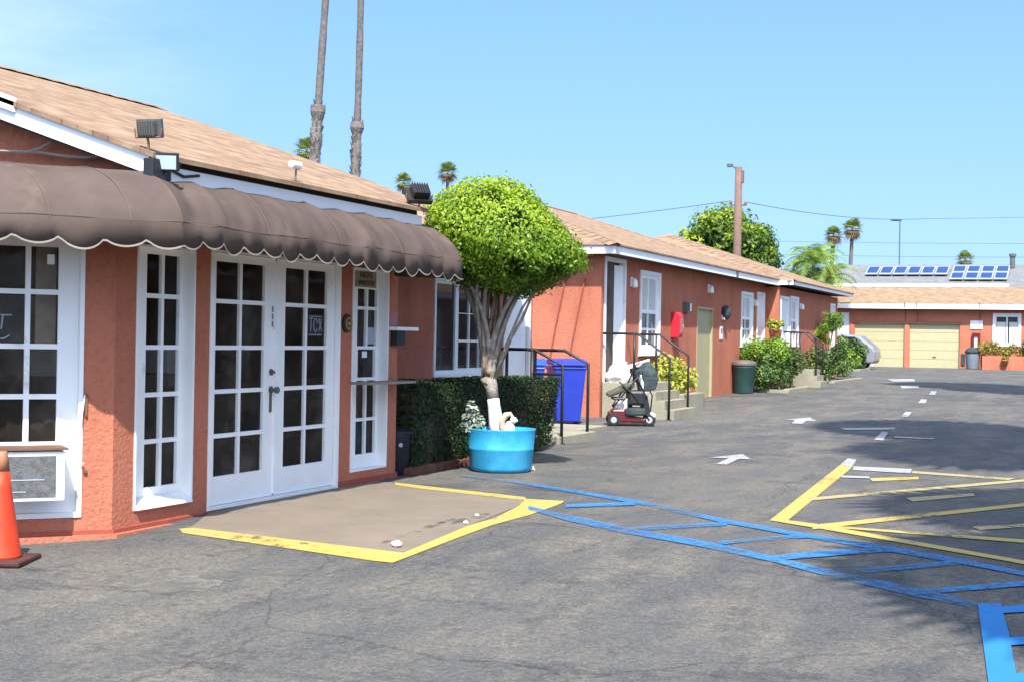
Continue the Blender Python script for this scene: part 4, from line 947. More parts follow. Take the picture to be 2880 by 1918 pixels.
# ------------------------------------------------------------------ mobility scooter on the apron
sc = thing('mobility_scooter', 'maroon mobility scooter with black seat and loaded basket below the open white door', 'mobility scooter', (-7.13, 22.75, gz(22.7)), R(22))
MB().prism([(-.30, -.20, .06), (.24, -.20, .06), (.26, -.20, .13), (.10, -.20, .15), (-.02, -.20, .17), (-.10, -.20, .27), (-.30, -.20, .27), (-.35, -.20, .18)], (0, .40, 0)).build('deck', 'maroon', sc, bevel=.025)
MB().box(-.36, -.30, -.19, .19, .10, .22).build('rear_bumper', 'black', sc, bevel=.02)
for x_0, y_0, r_0 in ((-.28, -.22, .10), (-.28, .22, .10), (.30, -.16, .105), (.33, .16, .105)):
    wl = MB().lathe([(r_0*.7, -.035), (r_0, -.025), (r_0, .025), (r_0*.7, .035)], (0, 0, 0), 20, 'y').build('wheel', 'tyre', sc, loc=(x_0, y_0, r_0))
    MB().lathe([(r_0*.44, -.040), (r_0*.5, -.036), (r_0*.5, .036), (r_0*.44, .040)], (0, 0, 0), 18, 'y').build('rim', 'alu', wl)
MB().prism([(-.28, -.15, .27), (-.06, -.15, .25), (-.01, -.15, .45), (-.22, -.15, .47)], (0, .30, 0)).build('shroud', 'white_pl', sc, bevel=.03)
MB().box(-.035, .035, -.035, .035, .2, .36).build('seat_post', 'black', sc)
MB().box(-.06, .22, -.23, .23, .34, .58).build('seat', 'black', sc, bevel=.04)
MB().prism([(-.36, -.21, .46), (.02, -.21, .60), (.0, -.21, .70), (-.10, -.21, .68), (-.40, -.21, .52)], (0, .42, 0)).build('backrest', 'olive_cloth', sc, bevel=.03)
MB().box(-.30, -.10, -.26, -.21, .42, .46).box(-.30, -.10, .21, .26, .42, .46).build('armrest', 'black', sc, bevel=.015)
MB().tube([(.26, -.13, .50), (.22, -.125, .62), (.16, -.12, .74), (.14, -.1, .86)], [.03, .035, .03, .02], 10).build('tiller', 'white_pl', sc, smooth=True)
MB().prism([(.20, -.11, .15), (.34, -.11, .17), (.27, -.11, .52), (.20, -.11, .80), (.08, -.11, .80), (.14, -.11, .50)], (0, .22, 0)).build('cowl', 'black', sc, bevel=.03)
fr_ = MB().tube([(-.30, -.23, .30), (-.05, -.24, .62), (.18, -.22, .90)], .014, 6).tube([(-.28, .23, .30), (-.05, .24, .64), (.10, .22, .98), (.16, .2, 1.02)], .014, 6).tube([(.30, -.2, .10), (.05, -.24, .50), (-.20, -.23, .72)], .012, 6).tube([(.34, .1, .2), (.36, .0, .5), (.30, -.05, .60)], .012, 6)
fr_.build('frame', 'black', sc, smooth=True)
MB().box(-.10, .24, -.26, .2, .17, .30).build('under_bag', 'dark_cloth', sc, bevel=.04)
MB().tube([(.16, -.25, .86), (.13, -.14, .88), (.12, 0, .86), (.13, .14, .88), (.16, .25, .86)], .015, 8).build('handlebar', 'black', sc, smooth=True)
MB().prism([(.20, -.17, .56), (.40, -.17, .60), (.45, -.17, .80), (.20, -.17, .80)], (0, .34, 0)).build('basket', 'dark_cloth', sc, bevel=.02)
MB().blob((.26, 0, .82), (.17, .17, .19), 14, 10, .18, 5).build('bag', 'dark_cloth', sc, smooth=True)
MB().prism([(.22, -.19, .16), (.36, -.19, .23), (.42, -.19, .19), (.38, -.19, .13)], (0, .38, 0)).build('front_fender', 'white_pl', sc, bevel=.02)
# white heap and board on the landing
wb = thing('plastic_sheet', 'white plastic sheeting heaped on the landing at the open door', 'plastic sheet', (-7.98, 24.75, .66))
MB().blob((0, 0, .10), (.24, .16, .17), 18, 12, .22, 11).blob((.02, 0, .24), (.13, .10, .16), 14, 10, .25, 4).build('sheet', 'white_pl', wb, smooth=True)
wd_ = thing('foam_board', 'white boards leaning tilted beside the plastic sheeting on the landing', 'board', (-7.84, 25.0, .66), R(18))
MB().prism([(-.16, 0, .02), (.34, 0, .10), (.34, 0, .16), (-.16, 0, .07)], (0, .3, 0)).build('lower_board', 'white_pl', wd_, bevel=.008)
MB().prism([(-.10, 0, .21), (.34, 0, .34), (.34, 0, .42), (-.10, 0, .28)], (0, .3, 0)).build('upper_board', 'white_pl', wd_, bevel=.008)
MB().box(.0, .22, .05, .25, .10, .26).build('packing', 'dark_cloth', wd_, bevel=.02)
# ------------------------------------------------------------------ fittings on the middle block
ex = thing('extinguisher_cabinet', 'red fire extinguisher cabinet on the lodging block wall between window and khaki door', 'cabinet', (X2, 29.15, 1.48))
MB().prism([(0, -.13, 0), (.16, -.13, 0), (.20, -.13, .06), (.20, -.13, .44), (.14, -.13, .52), (0, -.13, .52)], (0, .26, 0)).build('cabinet', 'red', ex, bevel=.01)
MB().box(.201, .206, -.10, .10, .1, .40).build('cover', 'pink', ex); MB().box(.205, .215, .08, .10, .2, .28).build('latch', 'alu', ex)
eb = thing('electric_box', 'small dark and pale utility box high on the coral wall left of the khaki door', 'utility box', (X2, 30.1, 2.02))
MB().box(0, .10, -.17, .17, 0, .22).build('box', 'grey_metal', eb, bevel=.006); MB().box(.10, .104, -.14, .02, .03, .19).build('window', 'navy', eb); MB().box(.10, .105, .05, .15, .03, .19).build('plate', 'white', eb)
mt = thing('wall_meter', 'rounded dark blue meter with a pale foot right of the khaki door', 'meter', (X2, 33.45, 1.92))
MB().blob((.08, 0, .17), (.11, .17, .17), 16, 10).build('dome', 'dark_cloth', mt, smooth=True); MB().box(0, .08, -.12, .12, 0, .12).build('foot', 'white', mt, bevel=.01); MB().lathe([(.10, 0), (.10, .03)], (.0, 0, .17), 16, 'x').build('back_plate', 'grey_metal', mt)
wl_ = thing('wall_notice', 'narrow white notice below the dark blue wall meter', 'notice', (X2+.005, 33.3, 1.62))
MB().box(0, .01, -.13, .13, -.15, .15).build('board', 'white', wl_); MB().box(.01, .013, -.09, .09, -.02, .10).build('print', 'pink', wl_)
def wall_lamp(label, x, y, z, s=.75):
    t = thing('wall_lamp', label, 'wall lamp', (x, y, z), 0, 'white wall lamps on the lodging blocks')
    MB().box(0, .03*s, -.08*s, .08*s, -.12*s, .12*s).build('back_plate', 'white', t, bevel=.005)
    MB().lathe([(.05*s, -.14*s), (.085*s, -.12*s), (.075*s, .04*s), (.03*s, .09*s)], (.09*s, 0, 0), 14).build('lamp_shade', 'white', t)
wall_lamp('white wall lamp right of the open white door', X2, 26.25, 2.50)
wall_lamp('white wall lamp above the khaki door', X2, 32.05, 2.60)
wall_lamp('white wall lamp beside the curtained window behind the clipped shrub', X2, 36.75, 2.42, .7)
wall_lamp('white wall lamp on the farther block beside its narrow window', X3, 40.95, 2.45, .7)
tc_ = thing('rubbish_bin', 'dark green rubbish bin with brown lid against the coral wall', 'bin', (-7.98, 34.55, gz(34.5)))
MB().lathe([(.23, 0), (.24, .03), (.275, .60), (.29, .62), (.29, .66)], (0, 0, 0), 24).build('body', 'green_bin', tc_, smooth=True)
MB().lathe([(.30, .66), (.31, .68), (.30, .76), (.20, .80), (.02, .81)], (0, 0, 0), 24).build('lid', 'brown_lid', tc_, smooth=True)
dl_ = MB().tube([(X2-.65, 24.475, 2.6), (X2-.85, 24.47, 1.6), (X2-.97, 24.475, .9)], .014, 6)  # thin dark tubes drawn in for slanting shadow lines on the wall
tag(dl_.build('painted_shadow_line', 'coral_dark'), 'longer dark shadow line painted slantwise down the sunlit coral end wall', 'cable')
dl_ = MB().tube([(X2-.30, 24.475, 2.5), (X2-.42, 24.47, 1.9), (X2-.56, 24.475, 1.15)], .014, 6)
tag(dl_.build('painted_shadow_line', 'coral_dark'), 'dark painted shadow line on the sunlit coral end wall, nearest the open door', 'cable')
# ------------------------------------------------------------------ shrubs
def bush(label, loc, rad, n, k, cr, size, mat, group=None, name='shrub', shell=.7, asp=.5, stems=True):
    t = thing(name, label, 'shrub', loc, 0, group)
    p, d, tn = clumps(n, (0, 0, rad[2]), rad, k, cr, shell)
    keep = p[:, 2] > .01; p, d, tn = p[keep], d[keep], tn[keep]
    leaves('foliage', p, d+np.array([0, 0, .5]), size, mat, t, asp, .6, tn)
    if stems:
        m_ = MB(); rs = random.Random(n)
        for i in range(6):
            a_ = rs.uniform(0, 6.28); m_.tube([(.05*math.cos(a_), .05*math.sin(a_), 0), (rad[0]*.3*math.cos(a_), rad[1]*.3*math.sin(a_), rad[2]*.7), (rad[0]*.6*math.cos(a_), rad[1]*.6*math.sin(a_), rad[2]*1.4)], [.02, .015, .006], 6)
        m_.build('stem', 'bark_brown', t)
    return t
bush('lower shrub painted darker for shade behind the green bin, under the bright clipped top', (-7.78, 36.1, .2), (.48, 1.25, .50), 5200, 26, .3, .085, 'leaf_shrub')  # lower half of the clipped shrub: shade painted in with darker leaves
cl = thing('clipped_shrub', 'bright green flat-topped clipped shrub in front of the curtained window', 'shrub', (-7.78, 35.9, 1.02))
p, d, tn = clumps(5200, (0, 0, .16), (.50, 1.35, .24), 22, .24, .8)
leaves('foliage', p, d+np.array([0, 0, .5]), .075, 'leaf_bright', cl, .5, .6, tn)
MB().tube([(0, .2, -.85), (.02, .15, -.3), (.05, .1, .1)], [.03, .025, .015], 7).tube([(0, -.5, -.85), (-.04, -.5, -.3), (-.05, -.55, .1)], [.03, .025, .015], 7).build('stem', 'bark_brown', cl)
bush('leggy olive shrub at the corner of the forward standing block', (-7.45, 37.7, .22), (.34, .4, .52), 2200, 14, .26, .085, 'leaf_shrub')
bush('yellow-green variegated plants between the handrail and the khaki door', (-7.80, 27.3, .34), (.38, .95, .30), 1900, 16, .24, .10, 'leaf_yellow')
bush('taller reddish yellow plant against the coral wall behind the handrail', (-7.85, 26.95, .34), (.28, .55, .44), 1100, 10, .2, .10, 'leaf_yellow')
bush('weeping olive-green shrub behind the distant handrails', (-7.45, 41.4, .3), (.42, .9, .48), 2600, 16, .26, .085, 'leaf_shrub')
bush('broad bush with pale and dark leaves in front of the parked car', (-9.85, 60.8, .35), (1.05, 1.0, .70), 5200, 30, .38, .12, 'leaf_shrub')
bush('mid green bush right of the distant handrails by the far block wall', (-7.75, 45.4, .3), (.45, 1.3, .48), 2800, 16, .3, .10, 'leaf_shrub')
bush('small bush at the far corner of the lodging block', (-8.4, 49.5, .3), (.8, 1.2, .55), 2600, 16, .34, .11, 'leaf_bright')
bush('yellow-brown low bush in the coral planter beside the grey bin', (-4.75, 70.3, 1.02), (.65, .45, .33), 1500, 12, .24, .10, 'leaf_olive', stems=False)
bush('olive low bush spilling over the coral planter below the far window', (-3.75, 70.2, .95), (.60, .45, .24), 1300, 12, .22, .10, 'leaf_olive', stems=False)
bush('dark green clipped bush at the right edge by the far window', (-2.55, 70.1, 1.0), (.8, .5, .42), 2600, 16, .3, .10, 'leaf_hedge', stems=False)
ft = thing('feathery_shrub', 'slender bright green shrub standing tall against the far coral block', 'shrub', (-7.55, 43.6, .3))
p, d, tn = clumps(520, (.14, .25, 1.80), (.40, .70, .42), 20, .10, .25); leaves('upper_foliage', p, d*1.2, .24, 'leaf_bright', ft, .16, .5, tn)
p, d, tn = clumps(420, (-.10, -.30, 1.42), (.32, .60, .36), 16, .10, .25); leaves('lower_foliage', p, d*1.2, .22, 'leaf_bright', ft, .16, .5, tn)
MB().tube([(0, 0, 0), (.02, .05, .8), (.1, .2, 1.4), (.18, .3, 1.9)], [.035, .03, .02, .01], 7).tube([(.02, .05, .7), (-.05, -.2, 1.2), (-.12, -.35, 1.6)], [.02, .016, .01], 7).build('trunk', 'bark', ft)
pt = thing('potted_plant', 'yellow-green plant in a terracotta pot on a pale stand by the sunlit corner', 'potted plant', (-7.86, 37.55, gz(37.5)))
MB().lathe([(.10, 1.20), (.13, 1.22), (.17, 1.50), (.18, 1.52), (.15, 1.52), (.13, 1.46)], (0, 0, 0), 18).build('pot', 'terracotta', pt, smooth=True)
MB().lathe([(.16, 0), (.13, .05), (.11, 1.16), (.15, 1.20)], (0, 0, 0), 14).build('stand', 'concrete', pt)
p, d, tn = clumps(420, (0, 0, 1.66), (.24, .26, .17), 8, .12); leaves('foliage', p, d+np.array([0, 0, .7]), .12, 'leaf_yellow', pt, .35, .5, tn)
# ------------------------------------------------------------------ far end of the court
pb = thing('raised_planter', 'coral raised planter in front of the far window', 'planter')
MB().box(-5.05, 2.2, 69.85, 70.0, .3, 1.0).box(-5.05, -4.9, 70.0, 71.5, .3, 1.0).build('planter_wall', 'coral', pb); MB().box(-4.9, 2.2, 70.0, 71.5, .3, .93).build('soil', 'soil', pb)
for i, (x_0, z_0, s_) in enumerate(((-4.05, .72, .17), (-2.95, .66, .2))):
    t = thing('hanging_pot', ['smaller brown pot hung on the coral planter below the far window', 'larger brown pot hung at the right end of the coral planter'][i], 'pot', (x_0, 69.72, z_0), 0, 'brown pots on the coral planter')
    MB().lathe([(s_*.55, -s_*.8), (s_*.9, s_*.4), (s_, s_*.5), (s_, s_*.7), (s_*.8, s_*.6)], (0, 0, 0), 14).build('pot', 'terracotta', t, smooth=True)
    p, d, tn = clumps(160, (0, 0, s_*.9), (s_, s_*.8, s_*.5), 5, s_*.5); leaves('foliage', p, d, .09, 'leaf_olive', t, .5, .6, tn)
gb = thing('rubbish_bin', 'grey rubbish bin with dark domed lid and side handles at the garage block wall', 'bin', (-5.52, 70.6, gz(70.6)))
MB().lathe([(.27, 0), (.29, .04), (.33, .70), (.34, .74)], (0, 0, 0), 20).build('body', 'grey_bin', gb, smooth=True)
MB().lathe([(.36, .74), (.37, .80), (.30, .92), (.16, 1.0), (.04, 1.02)], (0, 0, 0), 20).build('lid', 'dark_cloth', gb, smooth=True)
for s_ in (-1, 1): MB().box(s_*.44-.09, s_*.44+.09, -.12, .12, .1, .72).build('side_handle', 'dark_cloth', gb, bevel=.06)
rc = thing('extinguisher_cabinet', 'maroon framed extinguisher cabinet with white centre above the grey bin', 'cabinet', (-5.45, 71.5, 1.22))
MB().panel((0, -.16), (1, 0), (0, -1), -.18, .18, 0, .82, ((-.08, .08, .16, .66),), .12).box(-.18, .18, -.155, 0, 0, .01).box(-.18, .18, -.155, 0, .81, .82).build('frame', 'maroon', rc); MB().panel((0, -.10), (1, 0), (0, -1), -.08, .08, .16, .66).build('front', 'white', rc)
MB().box(-.179, -.17, -.158, 0, .011, .809).box(.17, .179, -.158, 0, .011, .809).build('side', 'maroon', rc)
ws = thing('wall_sign', 'plain white sign above the maroon cabinet on the garage block', 'sign', (-5.45, 71.48, 2.42))
MB().box(-.28, .28, -.02, .0, -.20, .20).build('board', 'white', ws, bevel=.004)
# parked car, nose towards the court
car = thing('parked_car', 'silver hatchback half hidden behind the broad bush near the garages', 'car', (-11.0, 64.3, gz(64.3)), math.pi)
prof_c = [(-2.0, .30), (-2.05, .75), (-1.95, .95), (-1.35, 1.42), (-.4, 1.52), (.35, 1.46), (1.05, 1.02), (1.75, .86), (1.98, .70), (2.02, .35), (1.9, .25), (-1.9, .25)]
cm = MB().prism([(x_0, -.84, z_0) for x_0, z_0 in prof_c], (0, 1.68, 0)); bd = cm.build('body', 'car', car, bevel=.09)
MB().prism([(1.0, -.74, 1.06), (.36, -.66, 1.47), (.36, .66, 1.47), (1.0, .74, 1.06)], (.012, 0, .012)).build('windscreen', 'car_dark', car)
for s_ in (-1, 1):
    y_0 = s_*.845
    MB().prism([(-1.5, y_0, .98), (-1.15, y_0, 1.38), (.28, y_0, 1.38), (.88, y_0, 1.02)], (0, s_*.008, 0)).build('side_window', 'car_dark', car)
    for x_0 in (-1.3, 1.28):
        wl = MB().lathe([(.24, -.09), (.31, -.08), (.31, .08), (.24, .09)], (x_0, s_*.80, .31), 24, 'y').build('wheel', 'tyre', car)
        MB().lathe([(.19, -.1), (.2, -.095), (.2, .095), (.19, .1)], (x_0, s_*.80, .31), 18, 'y').build('rim', 'alu', wl)
    MB().blob((1.90, s_*.60, .72), (.12, .17, .09), 12, 8).build('headlight', 'lamp_glass', car, smooth=True)
    MB().box(.70, .86, y_0+s_*.0, y_0+s_*.16, 1.0, 1.12).build('mirror', 'car_dark', car, bevel=.03)
MB().box(1.97, 2.03, -.5, .5, .38, .60).build('grille', 'car_dark', car, bevel=.02); MB().box(1.98, 2.06, -.8, .8, .26, .36).build('bumper', 'white', car, bevel=.02)
# ------------------------------------------------------------------ trees beyond the roofs
rt = thing('round_tree', 'large round-crowned green tree behind the lodging block and utility pole', 'tree', (-14.8, 60.9, .3))
p, d, tn = clumps(15000, (0, 0, 4.85), (2.25, 2.2, 1.95), 95, .62, .82)
leaves('crown', p, d+np.array([0, 0, .35]), .20, 'leaf_tree', rt, .55, .5, np.clip(tn*.5+.22*d[:, 2]+.22-.12*(p[:, 0]), .06, .95))  # lit top and left side painted into the leaf tone
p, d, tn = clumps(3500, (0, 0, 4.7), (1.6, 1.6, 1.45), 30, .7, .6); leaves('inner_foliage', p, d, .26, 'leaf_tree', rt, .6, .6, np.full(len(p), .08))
m_ = MB().tube([(0, 0, -.3), (.05, 0, 1.4), (0, .05, 2.6), (.1, 0, 4.2)], [.28, .23, .18, .08], 10)
for i in range(7):
    a_ = i*.9; m_.tube([(0, 0, 2.2), (.7*math.cos(a_), .7*math.sin(a_), 3.4), (1.5*math.cos(a_), 1.5*math.sin(a_), 4.6)], [.12, .08, .03], 7)
m_.build('trunk', 'bark_brown', rt, smooth=True)
def fan_palm(label, loc, h, lean, cr, nf, trunk_r, skirt=None, group=None, dead=.35, mat='leaf_palm', cat='palm tree', curve=0, wide=.062):
    """tall fan palm: rings of palmate fronds, the lowest dry and hanging"""
    t = thing('fan_palm', label, cat, loc, 0, group)
    rs = random.Random(int(h*97+loc[0]*13)); V = []; F = []; T = []; DV = []; DF = []; DT = []
    top = Vector((lean[0], lean[1], h))
    for i in range(nf):
        az = i*2.39996+rs.uniform(-.2, .2); el = R(82)-R(150)*(i/nf)**1.05; isd = i/nf > 1-dead
        vv, ff, tt = (DV, DF, DT) if isd else (V, F, T)
        dirv = Vector((math.cos(az)*math.cos(el), math.sin(az)*math.cos(el), math.sin(el)))
        sd = Vector((-math.sin(az), math.cos(az), 0)); upv = dirv.cross(sd)
        pl_ = cr*(.42 if not isd else .30)*rs.uniform(.85, 1.1); hub = top+dirv*pl_; fl = cr*.62*rs.uniform(.85, 1.12)
        tone = rs.uniform(.2, .9)
        b = len(vv); w_ = cr*.012
        vv += [tuple(top+sd*w_), tuple(top-sd*w_), tuple(hub-sd*w_*.6), tuple(hub+sd*w_*.6)]; ff.append((b, b+1, b+2, b+3)); tt += [tone*.6]*4
        nb_ = 15
        for k in range(nb_):
            a_ = R(-105)+R(210)*k/(nb_-1); bl = fl*(1-.28*abs(a_)/R(105))
            bd_ = (dirv*math.cos(a_)+sd*math.sin(a_)).normalized(); pr = (sd*math.cos(a_)-dirv*math.sin(a_))
            mid = hub+bd_*bl*.55+upv*bl*.02; tip = hub+bd_*bl+Vector((0, 0, -bl*.22))
            ww = bl*wide; b = len(vv)
            vv += [tuple(hub), tuple(mid+pr*ww), tuple(tip), tuple(mid-pr*ww)]; ff.append((b, b+1, b+2, b+3)); tt += [max(0, min(1, tone+rs.uniform(-.15, .15)))]*4
    for nm_, vv, ff, tt, mt_ in (('crown', V, F, T, mat), ('dry_fronds', DV, DF, DT, 'leaf_dead')):
        if not vv: continue
        me = bpy.data.meshes.new(nm_); me.from_pydata(vv, [], ff); at_ = me.attributes.new('tone', 'FLOAT', 'POINT'); at_.data.foreach_set('value', np.array(tt, np.float32))
        me.materials.append(M[mt_]); ob = bpy.data.objects.new(nm_, me); col.objects.link(ob); ob.parent = t
    n_ = 40; pts = []; rr_ = []
    for i in range(n_+1):
        f = i/n_; pts.append((lean[0]*f**1.3+curve*math.sin(math.pi*f), lean[1]*f, h*f)); rr_.append(trunk_r*(1.12-.35*f)*(1+.05*math.sin(i*2.1)+.03*math.sin(i*5.3)))
    MB().tube(pts, rr_, 10).build('trunk', 'palm_bark', t, smooth=True)
    if skirt:
        z0, z1, sr = skirt; sk = MB(); n2 = 26; pp = []; r2 = []
        for i in range(n2+1):
            f = (z0+(z1-z0)*i/n2)/h; pp.append((lean[0]*f**1.3+curve*math.sin(math.pi*f), lean[1]*f, h*f)); e = i/n2
            r2.append(sr*(.78+.18*math.sin(math.pi*e)+.10*rs.uniform(-1, 1)+(.42 if i >= n2-1 else 0)))
        sk.tube(pp, r2, 12)
        # cut leaf boots standing off the trunk
        for i in range(170):
            e = rs.uniform(0, 1); f = (z0+(z1-z0)*e)/h; c_ = Vector((lean[0]*f**1.3+curve*math.sin(math.pi*f), lean[1]*f, h*f)); a_ = rs.uniform(0, 6.283)
            o = Vector((math.cos(a_), math.sin(a_), 0)); s2 = Vector((-math.sin(a_), math.cos(a_), 0)); b_ = c_+o*sr*.82; tp_ = b_+o*sr*.38+Vector((0, 0, .30))
            sk.poly([b_+s2*.07, b_-s2*.07, tp_-s2*.04, tp_+s2*.04])
        sk.build('leaf_boots', 'palm_skirt', t)
    return t
gp = 'fan palms rising beyond the roofs'
fan_palm('tall palm trunk leaning right, left one of the pair above the office roof', (-39.6, 67.9, .4), 27, (1.1, .6), 2.2, 34, .225, (4.0, 13.3, .34), gp)
fan_palm('straight tall palm trunk, right one of the pair above the office roof', (-39.1, 71.7, .4), 28, (.5, 0), 2.2, 34, .21, (4.0, 12.9, .31), gp, curve=.25)
def far(px_, py_, depth):
    """world position of a distant crown measured from the camera axis"""
    lat = (px_-1177)/3335*depth; x_ = lat*.9265-.376*depth; y_ = lat*.376+.9265*depth
    return x_, y_, 1.4+(778+.018*(px_-1177)-py_)/3335*depth
for px_, py_, dp, cr, lab, dead in ((690, 356, 170, 2.0, 'round palm crown just left of the taller trunk, peeping over the office roof', .1), (915, 428, 190, 1.7, 'low palm crown over the office roof end, left of the dark floodlight', .2), (1016, 406, 200, 2.0, 'palm crown directly above the left side of the topiary crown', .35),
        (1902, 552, 150, 1.35, 'fan palm with brown skirt behind the feathery tree, lower of two', .5), (1946, 537, 165, 1.7, 'fan palm with brown skirt and bare thin trunk above the solar roof', .5), (2205, 608, 150, 1.25, 'small distant palm over the solar panels', .1)):
    x_, y_, z_ = far(px_, py_, dp)
    fan_palm(lab, (x_, y_, .4), z_, (.4, 0), cr, 34, .26, None, gp, dead)
def feather_palm(label, loc, stems):
    t = thing('feathery_palm', label, 'palm tree', loc)
    rs = random.Random(9); V = []; F = []; T = []; tk = MB()
    for (dx, dy, h, nf, fl) in stems:
        tk.tube([(dx*.3, dy*.3, -.2), (dx*.7, dy*.7, h*.5), (dx, dy, h)], [.10, .08, .06], 8)
        for i in range(nf):
            az = i*2.39996+rs.uniform(-.3, .3); e0 = R(rs.uniform(15, 80)); ln = fl*rs.uniform(.75, 1.15); tone = rs.uniform(.25, .95)
            o = Vector((dx, dy, h)); out = Vector((math.cos(az), math.sin(az), 0)); sd = Vector((-math.sin(az), math.cos(az), 0)); pp = o; ns = 14
            for k in range(ns):
                e = e0-R(115)*(k/ns)**1.4; dv = out*math.cos(e)+Vector((0, 0, math.sin(e))); pn = pp+dv*ln/ns
                for s_ in (-1, 1):
                    ll = ln*.26*math.sin(math.pi*(.12+.85*k/ns)); tip = pn+sd*s_*ll*.8+dv*ll*.45+Vector((0, 0, -ll*.35)); b = len(V); w_ = dv*ln*.022
                    V.extend([tuple(pn-w_), tuple(pn+w_), tuple(tip+w_*.2), tuple(tip-w_*.2)]); F.append((b, b+1, b+2, b+3)); T.extend([max(0, min(1, tone+rs.uniform(-.2, .2)))]*4)
                pp = pn
    me = bpy.data.meshes.new('crown'); me.from_pydata(V, [], F); a_ = me.attributes.new('tone', 'FLOAT', 'POINT'); a_.data.foreach_set('value', np.array(T, np.float32)); me.materials.append(M['leaf_feather'])
    ob = bpy.data.objects.new('crown', me); col.objects.link(ob); ob.parent = t
    tk.build('trunk', 'palm_bark', t, smooth=True)
feather_palm('light yellow-green feathery palm clump left of the solar roof', (-12.7, 69.0, .37), [(0, 0, 4.8, 40, 1.7), (-.9, .4, 4.0, 34, 1.5), (.6, .5, 4.1, 34, 1.6), (-.1, .8, 5.2, 24, 1.4), (-1.3, -.4, 3.2, 26, 1.3), (-.4, -.6, 3.6, 34, 1.5), (.2, -.5, 3.2, 30, 1.5)])
# ------------------------------------------------------------------ pole and wires
up = thing('utility_pole', 'brown wooden utility pole with a lamp arm at its top', 'utility pole', (-12.80, 54.0, .27))
MB().tube([(0, 0, -.3), (-.01, 0, 4), (0, 0, 7.75)], [.17, .155, .135], 14).build('pole', 'pole', up, smooth=True)
MB().tube([(0, 0, 7.45), (-.12, -.05, 7.72), (-.30, -.1, 7.80)], .03, 7).box(-.42, -.22, -.2, .0, 7.75, 7.86).build('lamp_arm', 'grey_metal', up)
MB().box(.11, .20, -.08, .08, 7.15, 7.62).build('transformer_box', 'pole', up, bevel=.02)
ins = MB()
for x_0, z_0 in ((-.28, 6.42), (.28, 6.36)): ins.blob((x_0, 0, z_0), (.06, .06, .08), 8, 6)
ins.box(-.3, .3, -.04, .04, 6.28, 6.34); ins.build('crossarm', 'pole', up)
def wire(label, pts, sag, r=.014):
    m_ = MB()
    for a_, b_ in zip(pts, pts[1:]):
        a_ = Vector(a_); b_ = Vector(b_); q = [a_.lerp(b_, t_)-Vector((0, 0, sag*4*t_*(1-t_))) for t_ in np.linspace(0, 1, 14)]
        m_.tube([tuple(v) for v in q], r, 5)
    tag(m_.build('power_line', 'wire'), label, 'power line', 'overhead lines')
wire('overhead line running left from the utility pole', [(-13.05, 54, 6.75), (-40, 70, 6.9)], .35)
wire('overhead line sloping right from the utility pole into the sky', [(-12.55, 54, 6.7), (-8.6, 78, 8.0), (14, 92, 10.0)], .25)
wire('upper of two level overhead lines above the solar roof', [(-24, 98, 8.4), (12, 103, 8.4)], .2)
wire('lower of two level overhead lines above the solar roof', [(-24, 98, 7.5), (12, 103, 7.5)], .2)
x_, y_, z_ = far(2063, 505, 120)
ms = thing('street_lamp', 'thin distant street lamp mast above the solar panels', 'street lamp', (x_, y_, .4))
MB().tube([(0, 0, 0), (0, 0, z_-.5)], [.07, .05], 7).build('mast', 'grey_metal', ms); MB().blob((-.3, 0, z_-.45), (.5, .2, .10), 10, 6).build('lamp_head', 'grey_metal', ms)
# palms along the right side of the court: outside the picture, their crowns shade the asphalt
gs = 'palms along the right side of the court'
lab_ = ['palm shading the arrow lane beside the white dashes', 'palm shading the asphalt just beyond the yellow bays', 'third palm shading the lane near the arrow', 'palm whose shade crosses the lane before the garages', 'palm shading the right edge of the lane before the garages', 'palm shading the yellow striped bays', 'palm shading the corner of the blue striped bay']
for i, (x_, y_, h, cr) in enumerate(((1.5, 15.6, 13, 2.3), (2.7, 10.9, 13, 2.2), (3.4, 13.9, 13.4, 2.3), (.5, 33.7, 13.5, 2.4), (2.3, 31.5, 13.5, 2.5), (3.1, 6.1, 10.4, 2.0), (3.1, 2.9, 9.8, 1.9))):
    fan_palm(lab_[i]+', rising off the right edge', (x_, y_, gz(y_)), h, (0, 0), cr, 92, .2, None, gs, .3, wide=.10)
# ------------------------------------------------------------------ settle empties at the base of what they carry
bpy.context.view_layer.update()
def descend(o):
    for c in o.children:
        yield c; yield from descend(c)
for o in [o for o in col.objects if o.type == 'EMPTY' and o.parent is None and tuple(o.location) == (0, 0, 0)]:
    ps = [c.matrix_world @ Vector(b) for c in descend(o) if c.type == 'MESH' for b in c.bound_box]
    lo = [min(p[i] for p in ps) for i in range(3)]; hi = [max(p[i] for p in ps) for i in range(3)]
    b = Vector(((lo[0]+hi[0])/2, (lo[1]+hi[1])/2, max(lo[2], 0) if lo[2] < .5 else lo[2]))
    o.location = b
    for c in o.children: c.location = Vector(c.location)-b
# ------------------------------------------------------------------ light, sky, camera
SUN_AZ, SUN_EL = R(66), R(53)
sv = Vector((math.cos(SUN_AZ)*math.cos(SUN_EL), -math.sin(SUN_AZ)*math.cos(SUN_EL), math.sin(SUN_EL)))
sd_ = bpy.data.lights.new('sun', 'SUN'); sd_.energy = 4.2; sd_.angle = R(.55); sd_.color = (1, .955, .88)
so = bpy.data.objects.new('sun', sd_); col.objects.link(so); so.rotation_euler = (-sv).to_track_quat('-Z', 'Y').to_euler(); so.location = (10, -20, 30)
wo = bpy.data.worlds.new('World'); scene.world = wo; wo.use_nodes = True; nt = wo.node_tree; bg = nt.nodes['Background']
sky = N(nt, 'ShaderNodeTexSky', sky_type='NISHITA'); sky.sun_disc = False; sky.sun_elevation = SUN_EL; sky.sun_rotation = math.atan2(sv.x, sv.y)
sky.air_density = 1.0; sky.dust_density = 1.0; sky.ozone_density = 2.0; sky.altitude = 20
